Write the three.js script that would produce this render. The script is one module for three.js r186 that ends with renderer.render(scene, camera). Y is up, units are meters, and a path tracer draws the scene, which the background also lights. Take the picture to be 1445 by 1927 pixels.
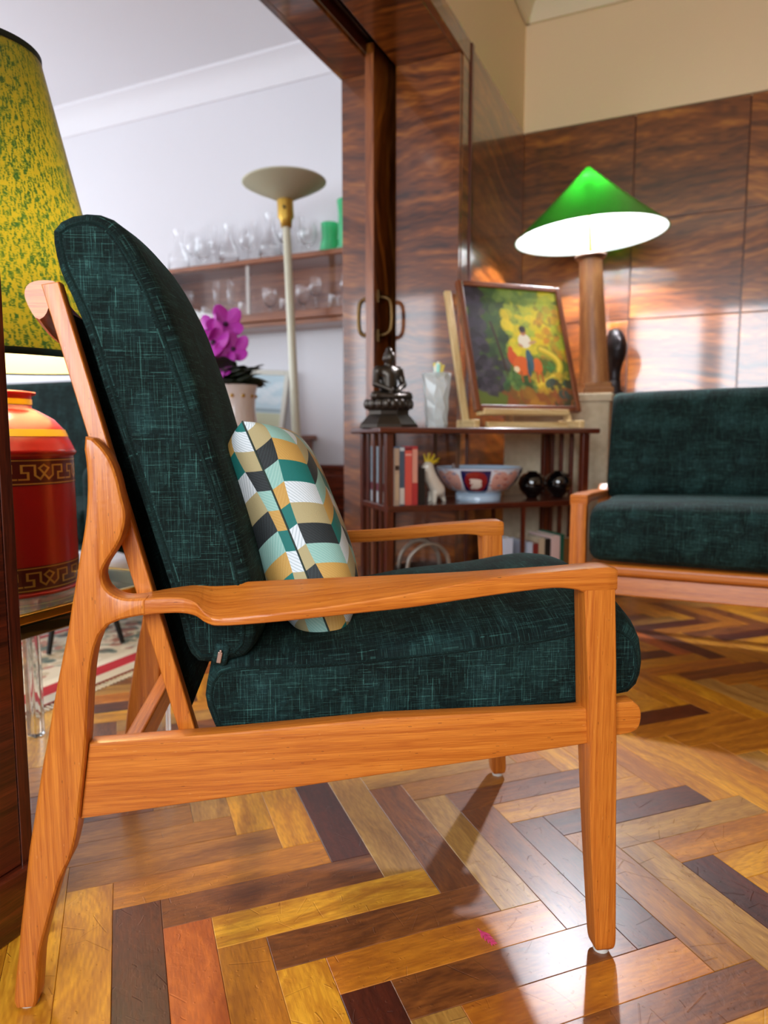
import * as THREE from 'three';
import { RoundedBoxGeometry } from 'three/addons/geometries/RoundedBoxGeometry.js';
import { mergeGeometries, toCreasedNormals, mergeVertices } from 'three/addons/utils/BufferGeometryUtils.js';
import { MarchingCubes } from 'three/addons/objects/MarchingCubes.js';
import { RectAreaLightUniformsLib } from 'three/addons/lights/RectAreaLightUniformsLib.js';

// ------------------------------------------------------------------ camera, sky, daylight, exposure
const renderer = new THREE.WebGLRenderer({ antialias: true });
renderer.toneMapping = THREE.LinearToneMapping;
renderer.toneMappingExposure = 1.55;
renderer.shadowMap.enabled = true;
renderer.shadowMap.type = THREE.PCFSoftShadowMap;
RectAreaLightUniformsLib.init();
const scene = new THREE.Scene();
scene.background = new THREE.Color(0.72, 0.86, 1.0).multiplyScalar(1.2);

const FPX = 1320, YAW = 24.6 * Math.PI / 180, PITCH = Math.atan(141.5 / FPX), EYE = 0.74;
const camera = new THREE.PerspectiveCamera(2 * Math.atan(963.5 / FPX) * 180 / Math.PI, 1445 / 1927, 0.05, 60);
camera.position.set(0, EYE, 0);
camera.rotation.order = 'YXZ';
camera.rotation.set(-PITCH, YAW, 0);
camera.focus = 1.02;
camera.userData.fStop = 3.4;
camera.updateMatrixWorld();

// daylight enters by these sashes: [x0, x1, y0, y1] at the window's wall, light set just inside the panes
const DAY = new THREE.Color(0.86, 0.93, 1.0);
const WIN_BACK = 1.42, WIN_LEFT = -5.3;                       // inner faces of the window walls
const SASH_ROOM = [[-0.86, -0.06], [0.06, 0.86]];
const SASH_SALON = [[-4.6, -3.6], [-3.5, -2.5]];
const SASH_SIDE = [[-3.1, -2.1], [-2.0, -1.0], [-0.9, 0.1]];
const SILL = 0.82, LINTEL = 2.2;
function sashLight(w, h, x, y, z, tx, ty, tz, intensity) {
  const l = new THREE.RectAreaLight(DAY, intensity, w, h);
  l.position.set(x, y, z); l.lookAt(tx, ty, tz); scene.add(l);
}
for (const [a, b] of SASH_ROOM) sashLight(b - a - 0.1, LINTEL - SILL - 0.1, (a + b) / 2, (SILL + LINTEL) / 2, WIN_BACK - 0.02, (a + b) / 2, (SILL + LINTEL) / 2, -5, 9.5);
for (const [a, b] of SASH_SALON) sashLight(b - a - 0.1, LINTEL - SILL - 0.1, (a + b) / 2, (SILL + LINTEL) / 2, WIN_BACK - 0.02, (a + b) / 2, (SILL + LINTEL) / 2, -5, 4.2);
for (const [a, b] of SASH_SIDE) sashLight(b - a - 0.1, LINTEL - SILL - 0.1, WIN_LEFT + 0.02, (SILL + LINTEL) / 2, (a + b) / 2, 5, (SILL + LINTEL) / 2, (a + b) / 2, 4.2);

// ------------------------------------------------------------------ helpers
const V = (x, y, z) => new THREE.Vector3(x, y, z), PI = Math.PI;
function rng(s) { return () => { s = (s + 0x6d2b79f5) | 0; let t = Math.imul(s ^ (s >>> 15), 1 | s); t = (t + Math.imul(t ^ (t >>> 7), 61 | t)) ^ t; return ((t ^ (t >>> 14)) >>> 0) / 4294967296; }; }
const hash = (x, y, s) => { let h = (x * 374761393 + y * 668265263 + s * 1442695041) | 0; h = Math.imul(h ^ (h >>> 13), 1274126177); return ((h ^ (h >>> 16)) >>> 0) / 4294967296; };
function vn(x, y, px, py, s) {                                   // value noise, period px x py
  const xi = Math.floor(x), yi = Math.floor(y), fx = x - xi, fy = y - yi, m = (a, p) => ((a % p) + p) % p;
  const u = fx * fx * (3 - 2 * fx), v = fy * fy * (3 - 2 * fy), x0 = m(xi, px), x1 = m(xi + 1, px), y0 = m(yi, py), y1 = m(yi + 1, py);
  const a = hash(x0, y0, s), b = hash(x1, y0, s), c = hash(x0, y1, s), d = hash(x1, y1, s);
  return a + (b - a) * u + (c - a) * v + (a - b - c + d) * u * v;
}
const mix = (a, b, t) => a + (b - a) * t, clamp = (t, a = 0, b = 1) => Math.min(b, Math.max(a, t));
const mix3 = (a, b, t) => [mix(a[0], b[0], t), mix(a[1], b[1], t), mix(a[2], b[2], t)];
const hex = (h) => [(h >> 16) & 255, (h >> 8) & 255, h & 255];
function tex(w, h, fn, srgb = true) {
  const d = new Uint8Array(w * h * 4);
  for (let y = 0; y < h; y++) for (let x = 0; x < w; x++) { const c = fn(x / w, y / h, x, y), i = (y * w + x) * 4; d[i] = clamp(c[0], 0, 255); d[i + 1] = clamp(c[1], 0, 255); d[i + 2] = clamp(c[2], 0, 255); d[i + 3] = 255; }
  const t = new THREE.DataTexture(d, w, h); t.magFilter = THREE.LinearFilter; t.minFilter = THREE.LinearFilter; t.wrapS = t.wrapT = THREE.RepeatWrapping;
  if (srgb) t.colorSpace = THREE.SRGBColorSpace; t.needsUpdate = true; return t;
}
function paint(w, h, draw, srgb = true) {
  const c = document.createElement('canvas'); c.width = w; c.height = h; draw(c.getContext('2d'), w, h);
  const t = new THREE.CanvasTexture(c); t.wrapS = t.wrapT = THREE.RepeatWrapping; if (srgb) t.colorSpace = THREE.SRGBColorSpace; return t;
}
const rep = (t, u, v) => { const c = t.clone(); c.repeat.set(u, v); c.needsUpdate = true; return c; };
const std = (o) => new THREE.MeshStandardMaterial(o), phy = (o) => new THREE.MeshPhysicalMaterial(o);

const taken = {};
function numbered(n) { const k = taken[n] = (taken[n] ?? -1) + 1; return k ? n + '_' + String(k).padStart(3, '0') : n; }
function put(name, geo, mat, parent) {                            // one mesh; under a parent it is a part
  const m = new THREE.Mesh(geo, mat); m.name = parent ? name : numbered(name); m.castShadow = m.receiveShadow = true; (parent || scene).add(m); return m;
}
function tag(o, label, category, group) { o.userData.label = label; o.userData.category = category; if (group) o.userData.group = group; return o; }
function thing(name, label, category, pos = [0, 0, 0], turn = 0, group) {
  const g = new THREE.Group(); g.name = numbered(name); g.position.set(...pos); g.rotation.y = turn; scene.add(g); return tag(g, label, category, group);
}
function struct(name, geo, mat, parent, label) { const m = put(name, geo, mat, parent); if (!parent) { m.userData.kind = 'structure'; if (label) m.userData.label = label; } return m; }

function box(w, h, d, x = 0, y = 0, z = 0, r = 0) {               // centre x z, base y
  const g = r ? new RoundedBoxGeometry(w, h, d, 2, Math.min(r, w / 2.01, h / 2.01, d / 2.01)) : new THREE.BoxGeometry(w, h, d);
  g.translate(x, y + h / 2, z); return g;
}
const span = (x0, x1, y0, y1, z0, z1, r = 0) => box(Math.abs(x1 - x0), y1 - y0, Math.abs(z1 - z0), (x0 + x1) / 2, y0, (z0 + z1) / 2, r);
function uvBox(geo, grain = 'x', k = 1) {                         // uv in metres, u along the grain
  const g = geo.index ? geo.toNonIndexed() : geo, p = g.attributes.position, uv = new Float32Array(p.count * 2), A = V(), B = V(), C = V(), gi = 'xyz'.indexOf(grain);
  for (let i = 0; i < p.count; i += 3) {
    A.fromBufferAttribute(p, i); B.fromBufferAttribute(p, i + 1); C.fromBufferAttribute(p, i + 2);
    const n = B.clone().sub(A).cross(C.clone().sub(A)), a = [Math.abs(n.x), Math.abs(n.y), Math.abs(n.z)], ni = a.indexOf(Math.max(...a));
    const ax = [0, 1, 2].filter((q) => q !== ni), ui = ax.includes(gi) ? gi : ax[0], vi = ax.find((q) => q !== ui);
    [A, B, C].forEach((q, j) => { const e = [q.x, q.y, q.z]; uv[(i + j) * 2] = e[ui] * k; uv[(i + j) * 2 + 1] = (e[vi] + e[ni] * 0.37) * k; });
  }
  g.setAttribute('uv', new THREE.BufferAttribute(uv, 2)); return g;
}
function extrude(pts, z0, z1, bevel = 0.004, curve = 6) {         // outline in x y, thickness along z
  const t = Math.abs(z1 - z0), s = new THREE.Shape(pts.map((p) => new THREE.Vector2(p[0], p[1])));
  const g = new THREE.ExtrudeGeometry(s, { depth: t - 2 * bevel, bevelEnabled: bevel > 0, bevelSize: bevel, bevelThickness: bevel, bevelOffset: -bevel, bevelSegments: 3, curveSegments: curve });
  g.translate(0, 0, Math.min(z0, z1) + bevel); return toCreasedNormals(g, 0.45);
}
function spline(pts, n, closed = false) {                         // smooth 2-D outline through points
  const c = new THREE.CatmullRomCurve3(pts.map((p) => V(p[0], p[1], 0)), closed, 'centripetal');
  return (closed ? c.getSpacedPoints(n).slice(0, n) : c.getSpacedPoints(n)).map((p) => [p.x, p.y]);
}
function loft(rings, cap = true, crease = 0, closed = true) {     // rings of equal length, each an array of Vector3
  const n = rings[0].length, pos = [], idx = [], m = closed ? n : n - 1;
  rings.forEach((r) => r.forEach((p) => pos.push(p.x, p.y, p.z)));
  for (let i = 0; i < rings.length - 1; i++) for (let j = 0; j < m; j++) { const a = i * n + j, b = i * n + (j + 1) % n, c = a + n, d = b + n; idx.push(a, b, d, a, d, c); }
  if (cap) for (const [i, flip] of [[0, 1], [rings.length - 1, 0]]) {
    const c = rings[i].reduce((s, p) => s.add(p), V()).multiplyScalar(1 / n), k = pos.length / 3; pos.push(c.x, c.y, c.z);
    for (let j = 0; j < n; j++) { const a = i * n + j, b = i * n + (j + 1) % n; flip ? idx.push(k, b, a) : idx.push(k, a, b); }
  }
  let vol = 0; const at = (i) => V(pos[i * 3], pos[i * 3 + 1], pos[i * 3 + 2]);
  for (let i = 0; i < idx.length; i += 3) vol += at(idx[i]).dot(at(idx[i + 1]).cross(at(idx[i + 2])));
  if (cap && vol < 0) for (let i = 0; i < idx.length; i += 3) [idx[i], idx[i + 1]] = [idx[i + 1], idx[i]];
  const g = new THREE.BufferGeometry(); g.setAttribute('position', new THREE.Float32BufferAttribute(pos, 3)); g.setIndex(idx);
  g.setAttribute('uv', new THREE.Float32BufferAttribute(new Float32Array(pos.length / 3 * 2), 2)); g.computeVertexNormals();
  return crease ? toCreasedNormals(g, crease) : g;
}
const lathe = (pts, seg = 40) => new THREE.LatheGeometry(pts.map((p) => new THREE.Vector2(p[0], p[1])), seg);
const tube = (pts, r, seg = 24, rad = 8, closed = false) => new THREE.TubeGeometry(new THREE.CatmullRomCurve3(pts.map((p) => p.isVector3 ? p : V(...p)), closed), seg, r, rad, closed);
function rod(a, b, r, r2 = r, seg = 10) {
  const A = V(...a), B = V(...b), g = new THREE.CylinderGeometry(r2, r, A.distanceTo(B), seg);
  g.applyQuaternion(new THREE.Quaternion().setFromUnitVectors(V(0, 1, 0), B.clone().sub(A).normalize())); const c = A.add(B).multiplyScalar(0.5); return g.translate(c.x, c.y, c.z);
}
const join = (...g) => mergeGeometries(g.flat().map((q) => { const r = q.index ? q.toNonIndexed() : q; for (const k of Object.keys(r.attributes)) if (!['position', 'normal', 'uv'].includes(k)) r.deleteAttribute(k); return r; }));
const place = (g, x, y, z, ry = 0, rx = 0, rz = 0) => { if (rz) g.rotateZ(rz); if (rx) g.rotateX(rx); if (ry) g.rotateY(ry); return g.translate(x, y, z); };
// signed distance field to one continuous surface
const capsule = (p, a, b, r0, r1) => { const bx = b[0] - a[0], by = b[1] - a[1], bz = b[2] - a[2], px = p[0] - a[0], py = p[1] - a[1], pz = p[2] - a[2], t = clamp((px * bx + py * by + pz * bz) / (bx * bx + by * by + bz * bz + 1e-12)); return Math.hypot(px - bx * t, py - by * t, pz - bz * t) - mix(r0, r1 ?? r0, t); };
const ball = (p, c, r) => { const k = Math.hypot((p[0] - c[0]) / r[0], (p[1] - c[1]) / r[1], (p[2] - c[2]) / r[2]); return (k - 1) * Math.min(...r); };
const smin = (a, b, k) => { const h = clamp(0.5 + 0.5 * (b - a) / k); return mix(b, a, h) - k * h * (1 - h); };
function surface(fn, c, half, n = 56) {
  const mc = new MarchingCubes(n, new THREE.MeshBasicMaterial(), false, false, 200000), q = n / 2; mc.isolation = 0;
  for (let z = 0; z < n; z++) for (let y = 0; y < n; y++) for (let x = 0; x < n; x++) mc.field[x + y * n + z * n * n] = -fn([c[0] + (x - q) / q * half, c[1] + (y - q) / q * half, c[2] + (z - q) / q * half]);
  mc.update();
  const g = new THREE.BufferGeometry(); g.setAttribute('position', new THREE.Float32BufferAttribute(mc.positionArray.slice(0, mc.count * 3), 3));
  g.scale(half, half, half); g.translate(...c);
  const m = mergeVertices(g, half * 1e-4); m.computeVertexNormals(); m.setAttribute('uv', new THREE.Float32BufferAttribute(new Float32Array(m.attributes.position.count * 2), 2)); return m;
}

// ------------------------------------------------------------------ materials
function woodTex(lo, hi, o = {}) {                                // grain runs along u
  const { w = 512, h = 512, fy = 24, fx = 3, s = 1, warp = 0.12, fine = 0.35, bands = 0 } = o, A = hex(lo), B = hex(hi);
  return tex(w, h, (u, v) => {
    const q = v + warp * (vn(u * fx, v * 4, fx, 4, s) - 0.5);
    let t = 0.55 * vn(u * fx, q * fy, fx, fy, s + 1) + 0.3 * vn(u * fx * 3, q * fy * 3, fx * 3, fy * 3, s + 2) + fine * (vn(u * fx * 14, v * fy * 9, fx * 14, fy * 9, s + 3) - 0.35);
    if (bands) t = 0.6 * t + 0.4 * (0.5 + 0.5 * Math.sin((q + 0.3 * vn(u * 2, v * 2, 2, 2, s + 5)) * bands * 2 * PI));
    return mix3(A, B, clamp(t * 1.15));
  });
}
const chairTex = woodTex(0xaa5413, 0xd67f2b, { s: 11, w: 1024, h: 1024, fy: 70, fx: 2, warp: 0.02, fine: 0.7 });
chairTex.repeat.set(1.6, 4);
{ // scuffs: dark pores and pale nicks in the varnish
  const d = chairTex.image.data, r = rng(19), W0 = 1024; for (let i = 0; i < 260; i++) { const x = Math.floor(r() * W0), y = Math.floor(r() * W0), l = 2 + Math.floor(r() * 7), t = 1 + Math.floor(r() * 2), dark = r() < 0.7; for (let a = 0; a < l; a++) for (let b = 0; b < t; b++) { const k = (((y + b) % W0) * W0 + (x + a) % W0) * 4; for (let c = 0; c < 3; c++) d[k + c] = dark ? d[k + c] * 0.45 : d[k + c] * 0.5 + [236, 190, 140][c] * 0.5; } }
}
const fineBump = tex(256, 256, (u, v) => { const t = 255 * (0.6 * vn(u * 8, v * 90, 8, 90, 71) + 0.4 * vn(u * 60, v * 120, 60, 120, 72)); return [t, t, t]; }, false);
fineBump.repeat.set(4, 4);
const chairWood = phy({ map: chairTex, roughness: 0.4, clearcoat: 0.3, clearcoatRoughness: 0.25, bumpMap: fineBump, bumpScale: 0.00025 });
const figureTex = (s) => tex(1024, 1024, (u, v) => {              // quarter-figured dark walnut, bands along u
  const wx = vn(u * 2, v * 3, 2, 3, s) * 0.11 + vn(u * 5, v * 7, 5, 7, s + 1) * 0.035 + vn(u * 14, v * 18, 14, 18, s + 2) * 0.012;
  const q = v + wx, b = 0.5 + 0.5 * Math.sin(q * 2 * PI * 24), c = vn(u * 4, q * 40, 4, 4000, s + 3), f = vn(u * 30, q * 160, 30, 16000, s + 4), d = vn(u * 3, v * 5, 3, 5, s + 6);
  const t = clamp(0.14 * b + 0.55 * c + 0.36 * f + 0.35 * (d - 0.5));
  return t < 0.5 ? mix3([52, 23, 7], [114, 58, 18], t * 2) : mix3([112, 56, 17], [178, 108, 38], t * 2 - 1);
});
const walnutA = figureTex(21), walnutB = figureTex(57);
const walnutMat = (t, k = 1) => phy({ map: rep(t, k, k), roughness: 0.3, clearcoat: 1, clearcoatRoughness: 0.07 });
const walnut = walnutMat(walnutA, 1), walnut2 = walnutMat(walnutB, 0.85);
const mahoganyTex = woodTex(0x2a0d06, 0x6a2a14, { s: 31, fy: 30, fx: 2 });
const mahogany = phy({ map: rep(mahoganyTex, 2, 4), roughness: 0.3, clearcoat: 0.6, clearcoatRoughness: 0.15 });
const oakTex = woodTex(0x6b3415, 0xa86230, { s: 37, fy: 26, fx: 2 });
const cabinetWood = phy({ map: rep(oakTex, 1.5, 3), roughness: 0.35, clearcoat: 0.5, clearcoatRoughness: 0.2 });
const plasterBump = tex(256, 256, (u, v) => { const t = 255 * (0.5 * vn(u * 24, v * 24, 24, 24, 5) + 0.5 * vn(u * 90, v * 90, 90, 90, 6)); return [t, t, t]; }, false);
const creamWall = std({ color: 0xe6caa4, roughness: 0.9, bumpMap: plasterBump, bumpScale: 0.0006 });
const whiteWall = std({ color: 0xe9e7ea, roughness: 0.9, bumpMap: plasterBump, bumpScale: 0.0006 });
const ceilingMat = std({ color: 0xe8e6e8, roughness: 0.95 }), ceilingCream = std({ color: 0xe4d2b4, roughness: 0.95 });
const trimWhite = std({ color: 0xf0eef0, roughness: 0.7 });
const blackMat = std({ color: 0x060505, roughness: 0.6 });
// slubbed velvet: dark green pile crossed by paler threads
function velvetTex(base, slub, s, n, strong) {
  return paint(1024, 1024, (c, w, h) => {
    const r = rng(s); c.fillStyle = base; c.fillRect(0, 0, w, h);
    for (let i = 0; i < 60; i++) { c.globalAlpha = 0.06; c.fillStyle = r() < 0.6 ? slub : '#000'; const x = r() * w, y = r() * h, a = 30 + r() * 120, b = 30 + r() * 120; for (const ox of [-w, 0, w]) for (const oy of [-h, 0, h]) { c.beginPath(); c.ellipse(x + ox, y + oy, a, b, 0, 0, 7); c.fill(); } }
    for (let i = 0; i < n; i++) {
      const hor = r() < 0.5, len = 14 + r() * r() * 190, x = r() * w, y = r() * h; c.globalAlpha = (0.08 + r() * r() * 0.62) * strong; c.fillStyle = r() < 0.72 ? slub : '#020605';
      const t = r() < 0.2 ? 2.2 : 1.2; for (const o of [0, hor ? -w : -h]) hor ? c.fillRect(x + o, y, len, t) : c.fillRect(x, y + o, t, len);
    }
    c.globalAlpha = 1;
  });
}
const velvetBumpTex = tex(256, 256, (u, v) => { const t = 255 * (0.5 * vn(u * 128, v * 40, 128, 40, 81) + 0.5 * vn(u * 40, v * 128, 40, 128, 82)); return [t, t, t]; }, false);
const velvet = phy({ map: rep(velvetTex('#061412', '#6cb0a4', 3, 7600, 0.72), 3.2, 3.2), roughness: 0.85, specularIntensity: 0.35, sheen: 1, sheenColor: new THREE.Color(0.02, 0.05, 0.045), sheenRoughness: 0.45, bumpMap: rep(velvetBumpTex, 12, 12), bumpScale: 0.0004 });
const glass = phy({ color: 0xffffff, roughness: 0.02, transmission: 1, thickness: 0.003, ior: 1.48 });
const pane = phy({ color: 0xffffff, roughness: 0.0, transmission: 1, thickness: 0, ior: 1.5 });
const brass = std({ color: 0xc9a14a, metalness: 1, roughness: 0.28 });

// ------------------------------------------------------------------ the rooms
const XA = -0.91, XS = -1.42, ZB = -3.7, ZJ = -2.684, ZP = -0.698, CEIL = 2.92, WOODTOP = 2.27, HEAD = 2.19, XR = 3.4, ZF = WIN_BACK, XL = WIN_LEFT;
// parquet: herringbone blocks of 71.5 x 357.5 mm laid at 45 degrees to the walls
const PW = 0.0715, PL = 5 * PW, PU = 0.1025, PV = -1.043, S2 = Math.SQRT1_2;
const TONES = {
  gold: [0xac660c, 0xeca620], gold2: [0xb46c10, 0xf4b430], amber: [0x93520e, 0xd4881f], tan: [0x8a5a22, 0xc79446], brown: [0x5c2e10, 0x9c5a22],
  mid: [0x7d4612, 0xb87826], dark: [0x3a190a, 0x6e3616], darkred: [0x2e0f07, 0x5e2512], redor: [0x9c4412, 0xd87428], orange: [0x9a5010, 0xd8861f],
};
const floorBump = paint(1024, 512, (c, w, h) => {                 // worn varnish: scratches, dents, open grain
  const r = rng(77); c.fillStyle = '#808080'; c.fillRect(0, 0, w, h);
  for (let i = 0; i < 2600; i++) { c.globalAlpha = 0.12 + 0.2 * r(); c.fillStyle = r() < 0.5 ? '#6a6a6a' : '#949494'; c.fillRect(r() * w, r() * h, 6 + r() * 40, 1); }
  for (let i = 0; i < 900; i++) { c.globalAlpha = 0.10; c.fillStyle = r() < 0.5 ? '#404040' : '#c0c0c0'; c.beginPath(); c.ellipse(r() * w, r() * h, 4 + r() * 16, 3 + r() * 8, r() * 3, 0, 7); c.fill(); }
  for (let i = 0; i < 90; i++) { c.lineWidth = 1.4 + r() * 1.8; c.globalAlpha = 0.35 + 0.5 * r(); c.strokeStyle = r() < 0.6 ? '#303030' : '#d0d0d0'; const x = r() * w, y = r() * h, a = r() * 7, l = 10 + r() * r() * 130; c.beginPath(); c.moveTo(x, y); c.quadraticCurveTo(x + Math.cos(a) * l / 2 + (r() - 0.5) * 12, y + Math.sin(a) * l / 2 + (r() - 0.5) * 12, x + Math.cos(a) * l, y + Math.sin(a) * l); c.stroke(); }
  for (let i = 0; i < 150; i++) { c.globalAlpha = 0.5; c.fillStyle = r() < 0.5 ? '#404040' : '#c8c8c8'; c.beginPath(); c.arc(r() * w, r() * h, 1.2 + r() * 2.4, 0, 7); c.fill(); }
  c.globalAlpha = 1;
}, false);
const plankMats = {};
{
  let k = 100;
  for (const [n, [a, b]] of Object.entries(TONES)) {
    k += 10;
    const swirl = ['dark', 'brown', 'gold', 'gold2'].includes(n);
    plankMats[n] = phy({ map: woodTex(a, b, { w: 512, h: 256, fy: 14, fx: 3, s: k, warp: swirl ? 0.55 : 0.22, fine: 0.45 }), roughness: 0.5, clearcoat: 0.75, clearcoatRoughness: 0.28, bumpMap: floorBump, bumpScale: 0.0036 });
  }
}
function plankGeo(u0, v0) {
  const l = PL - 0.0005, w = PW - 0.0005, b = 0.0007, t = 0.012, q = (x, y, z) => [x, y, z];
  const T = [q(-l / 2 + b, 0, w / 2 - b), q(l / 2 - b, 0, w / 2 - b), q(l / 2 - b, 0, -w / 2 + b), q(-l / 2 + b, 0, -w / 2 + b)];
  const M = [q(-l / 2, -b, w / 2), q(l / 2, -b, w / 2), q(l / 2, -b, -w / 2), q(-l / 2, -b, -w / 2)], D = M.map((p) => [p[0], -t, p[2]]);
  const pos = [], quad = (a, b2, c, d) => pos.push(...a, ...b2, ...c, ...a, ...c, ...d);
  quad(...T); for (let i = 0; i < 4; i++) { const j = (i + 1) % 4; quad(M[i], M[j], T[j], T[i]); quad(D[i], D[j], M[j], M[i]); }
  const g = new THREE.BufferGeometry(); g.setAttribute('position', new THREE.Float32BufferAttribute(pos, 3)); g.computeVertexNormals();
  const uv = []; for (let i = 0; i < pos.length; i += 3) uv.push(pos[i] / PL * 0.62 + u0, pos[i + 2] / PL * 1.24 + v0); g.setAttribute('uv', new THREE.Float32BufferAttribute(uv, 2)); return g;
}
const plankShapes = [0, 1, 2, 3, 4].map((i) => plankGeo(i * 0.37 + 0.1, i * 0.23 + 0.1));
const floor = struct('floor', span(XL - 0.2, XR + 0.2, -0.16, -0.011, ZB - 0.2, ZF + 0.2), std({ color: 0x2a160a, roughness: 0.8 }), null, 'herringbone parquet floor of varnished blocks in mixed tones');
{
  const seen = [['gold', -0.078, -1.045], ['dark', -0.007, -0.98], ['redor', 0.055, -0.92], ['amber', 0.129, -0.893], ['gold2', 0.204, -0.836], ['darkred', 0.283, -0.806], ['mid', -0.053, -1.24], ['mid', 0.063, -1.247], ['amber', 0.184, -1.12], ['gold2', 0.271, -1.005], ['brown', 0.323, -0.935],
    ['darkred', 0.361, -1.209], ['gold', 0.275, -1.281], ['tan', 0.424, -1.206], ['gold', 0.21, -1.326], ['brown', 0.5, -1.1], ['tan', 0.56, -1.1], ['brown', 0.625, -1.05], ['orange', 0.4, -0.86], ['brown', 0.46, -0.79], ['gold', 0.985, -0.977], ['darkred', 0.914, -0.833], ['tan', 0.839, -0.804],
    ['mid', 0.775, -0.76], ['gold', 0.996, -0.866], ['dark', 1.023, -1.09], ['amber', 0.1, -1.18], ['mid', -0.1, -1.31], ['orange', 0.52, -0.72], ['brown', 0.66, -0.82], ['tan', 0.95, -1.02], ['dark', 0.68, -0.95]];
  const r = rng(5), list = [], p = V(), names = Object.keys(TONES), weight = [0.2, 0.1, 0.16, 0.1, 0.14, 0.1, 0.07, 0.05, 0.03, 0.05];
  const keep = (x, z) => x > -4.4 && x < 2.2 && z > ZB - 0.05 && z < 0.55 && !(x > XS + 0.06 && x < XA - 0.06 && (z < ZJ - 0.1 || z > ZP + 0.1));
  for (let b = -12; b <= 12; b++) for (let a = -90; a <= 90; a++) for (const d of [0, 1]) {
    const u0 = PU + a * PW + b * PL, v0 = PV + a * PW - b * PL;       // block along u starts here; block along v hangs below its left end
    const u = d ? u0 + PW / 2 : u0 + PL / 2, v = d ? v0 + PW + PL / 2 : v0 + PW / 2, x = (u + v) * S2, z = (v - u) * S2;
    const j = hash(a + 500, b * 2 + d + 500, 3); if (!keep(x, z)) continue;
    let q = j, tone = names[0]; for (let i = 0; i < names.length; i++) { tone = names[i]; if ((q -= weight[i]) < 0) break; }
    for (const [n, su, sv] of seen) if (Math.abs(su - u) < (d ? PW : PL) / 2 && Math.abs(sv - v) < (d ? PL : PW) / 2) tone = n;
    p.set(x, 0, z).applyMatrix4(camera.matrixWorldInverse); const depth = -p.z, fx = p.x / depth * FPX, fy = p.y / depth * FPX;
    const inView = depth > 0.3 && Math.abs(fx) < 860 && Math.abs(fy) < 1150;
    list.push({ x, z, d, tone, j, rank: inView ? depth : 50 + Math.hypot(x, z) });
  }
  list.sort((m, n) => m.rank - n.rank);
  const rest = {};
  list.forEach((o, i) => {
    const shape = plankShapes[Math.floor(o.j * 997) % 5], turn = (o.d ? -PI / 4 : PI / 4) + (Math.floor(o.j * 7919) % 2 ? PI : 0), lift = ((o.j * 131) % 1 - 0.5) * 0.0003;
    if (i < 300) { const m = put('parquet_block', shape, plankMats[o.tone], floor); m.position.set(o.x, lift, o.z); m.rotation.y = turn; }
    else { const g = shape.clone(); g.rotateY(turn); g.translate(o.x, lift, o.z); (rest[o.tone] ||= []).push(g); }
  });
  const geos = [], mats = []; for (const [n, gs] of Object.entries(rest)) { geos.push(mergeGeometries(gs)); mats.push(plankMats[n]); }
  const all = mergeGeometries(geos, true), m = new THREE.Mesh(all, mats); m.name = 'parquet_blocks'; m.castShadow = m.receiveShadow = true; m.userData.kind = 'stuff'; floor.add(m);
}
struct('ceiling', span(XA - 0.25, XR + 0.15, CEIL, CEIL + 0.12, ZB - 0.15, ZF + 0.15), ceilingCream);
struct('ceiling', span(XL - 0.15, XA - 0.25, CEIL, CEIL + 0.12, ZB - 0.15, ZF + 0.15), ceilingMat);
struct('wall_back', span(XA - 0.02, XR + 0.15, 0, CEIL, ZB - 0.15, ZB - 0.02), creamWall, null, 'cream plaster wall above glossy walnut panelling');
const wallBack = scene.getObjectByName('wall_back');
struct('plaster', span(XA, XR, WOODTOP, CEIL, ZB - 0.02, ZB), creamWall, wallBack);
{
  const xs = [XA, -0.375, 0.114, 0.603, 1.092, 1.58, 2.07, 2.56, 3.05, XR], ys = [0.09, 0.38, 0.845, 1.31, 1.775, WOODTOP - 0.004];
  for (let i = 0; i < xs.length - 1; i++) for (let k = 0; k < ys.length - 1; k++) {
    const g = span(xs[i] + (i ? 0.0025 : 0), xs[i + 1] - 0.0025, ys[k] + 0.002, ys[k + 1] - 0.002, ZB - 0.02, ZB, 0.002), m = uvBox(g, 'x', 1);
    const uv = m.attributes.uv; for (let q = 0; q < uv.count; q++) uv.setXY(q, uv.getX(q) * (i % 2 ? -1 : 1) + i * 0.31, uv.getY(q) + (i % 2) * 0.05);
    put('panel', m, (i + k) % 3 ? walnut : walnut2, wallBack);
  }
  put('backing', span(XA, XR, 0.088, WOODTOP - 0.005, ZB - 0.0205, ZB - 0.015), mahogany, wallBack);
  put('skirting', span(XA, XR, 0, 0.088, ZB - 0.02, ZB + 0.012, 0.003), mahogany, wallBack);
}
// partition between the rooms: wide opening lined in walnut, pocket for a sliding door
const ZF0 = ZJ - 0.02;                                            // the door pocket and its track stay hollow
const wallLeft = struct('wall_left', join(span(XS + 0.02, -1.262, 0, CEIL, ZB, ZF0), span(-1.177, XA - 0.02, 0, CEIL, ZB, ZF0), span(-1.262, -1.177, HEAD + 0.3, CEIL, ZB, ZF0), span(-1.262, -1.177, 0, HEAD + 0.3, ZB, ZB + 0.06),
  ...[[XS + 0.02, -1.262], [-1.177, XA - 0.02]].map(([a, b]) => span(a, b, HEAD + 0.02, CEIL, ZF0, ZP + 0.02)), span(-1.262, -1.177, HEAD + 0.3, CEIL, ZF0, ZP + 0.02), span(XS + 0.02, XA - 0.02, 0, CEIL, ZP + 0.02, ZF)), creamWall, null, 'thick partition with a wide walnut-lined opening');
put('plaster', span(XA - 0.02, XA - 0.004, WOODTOP, CEIL, ZB, ZF), creamWall, wallLeft);
put('plaster', span(XS + 0.004, XS + 0.02, WOODTOP, CEIL, ZB, ZF), whiteWall, wallLeft);
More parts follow.
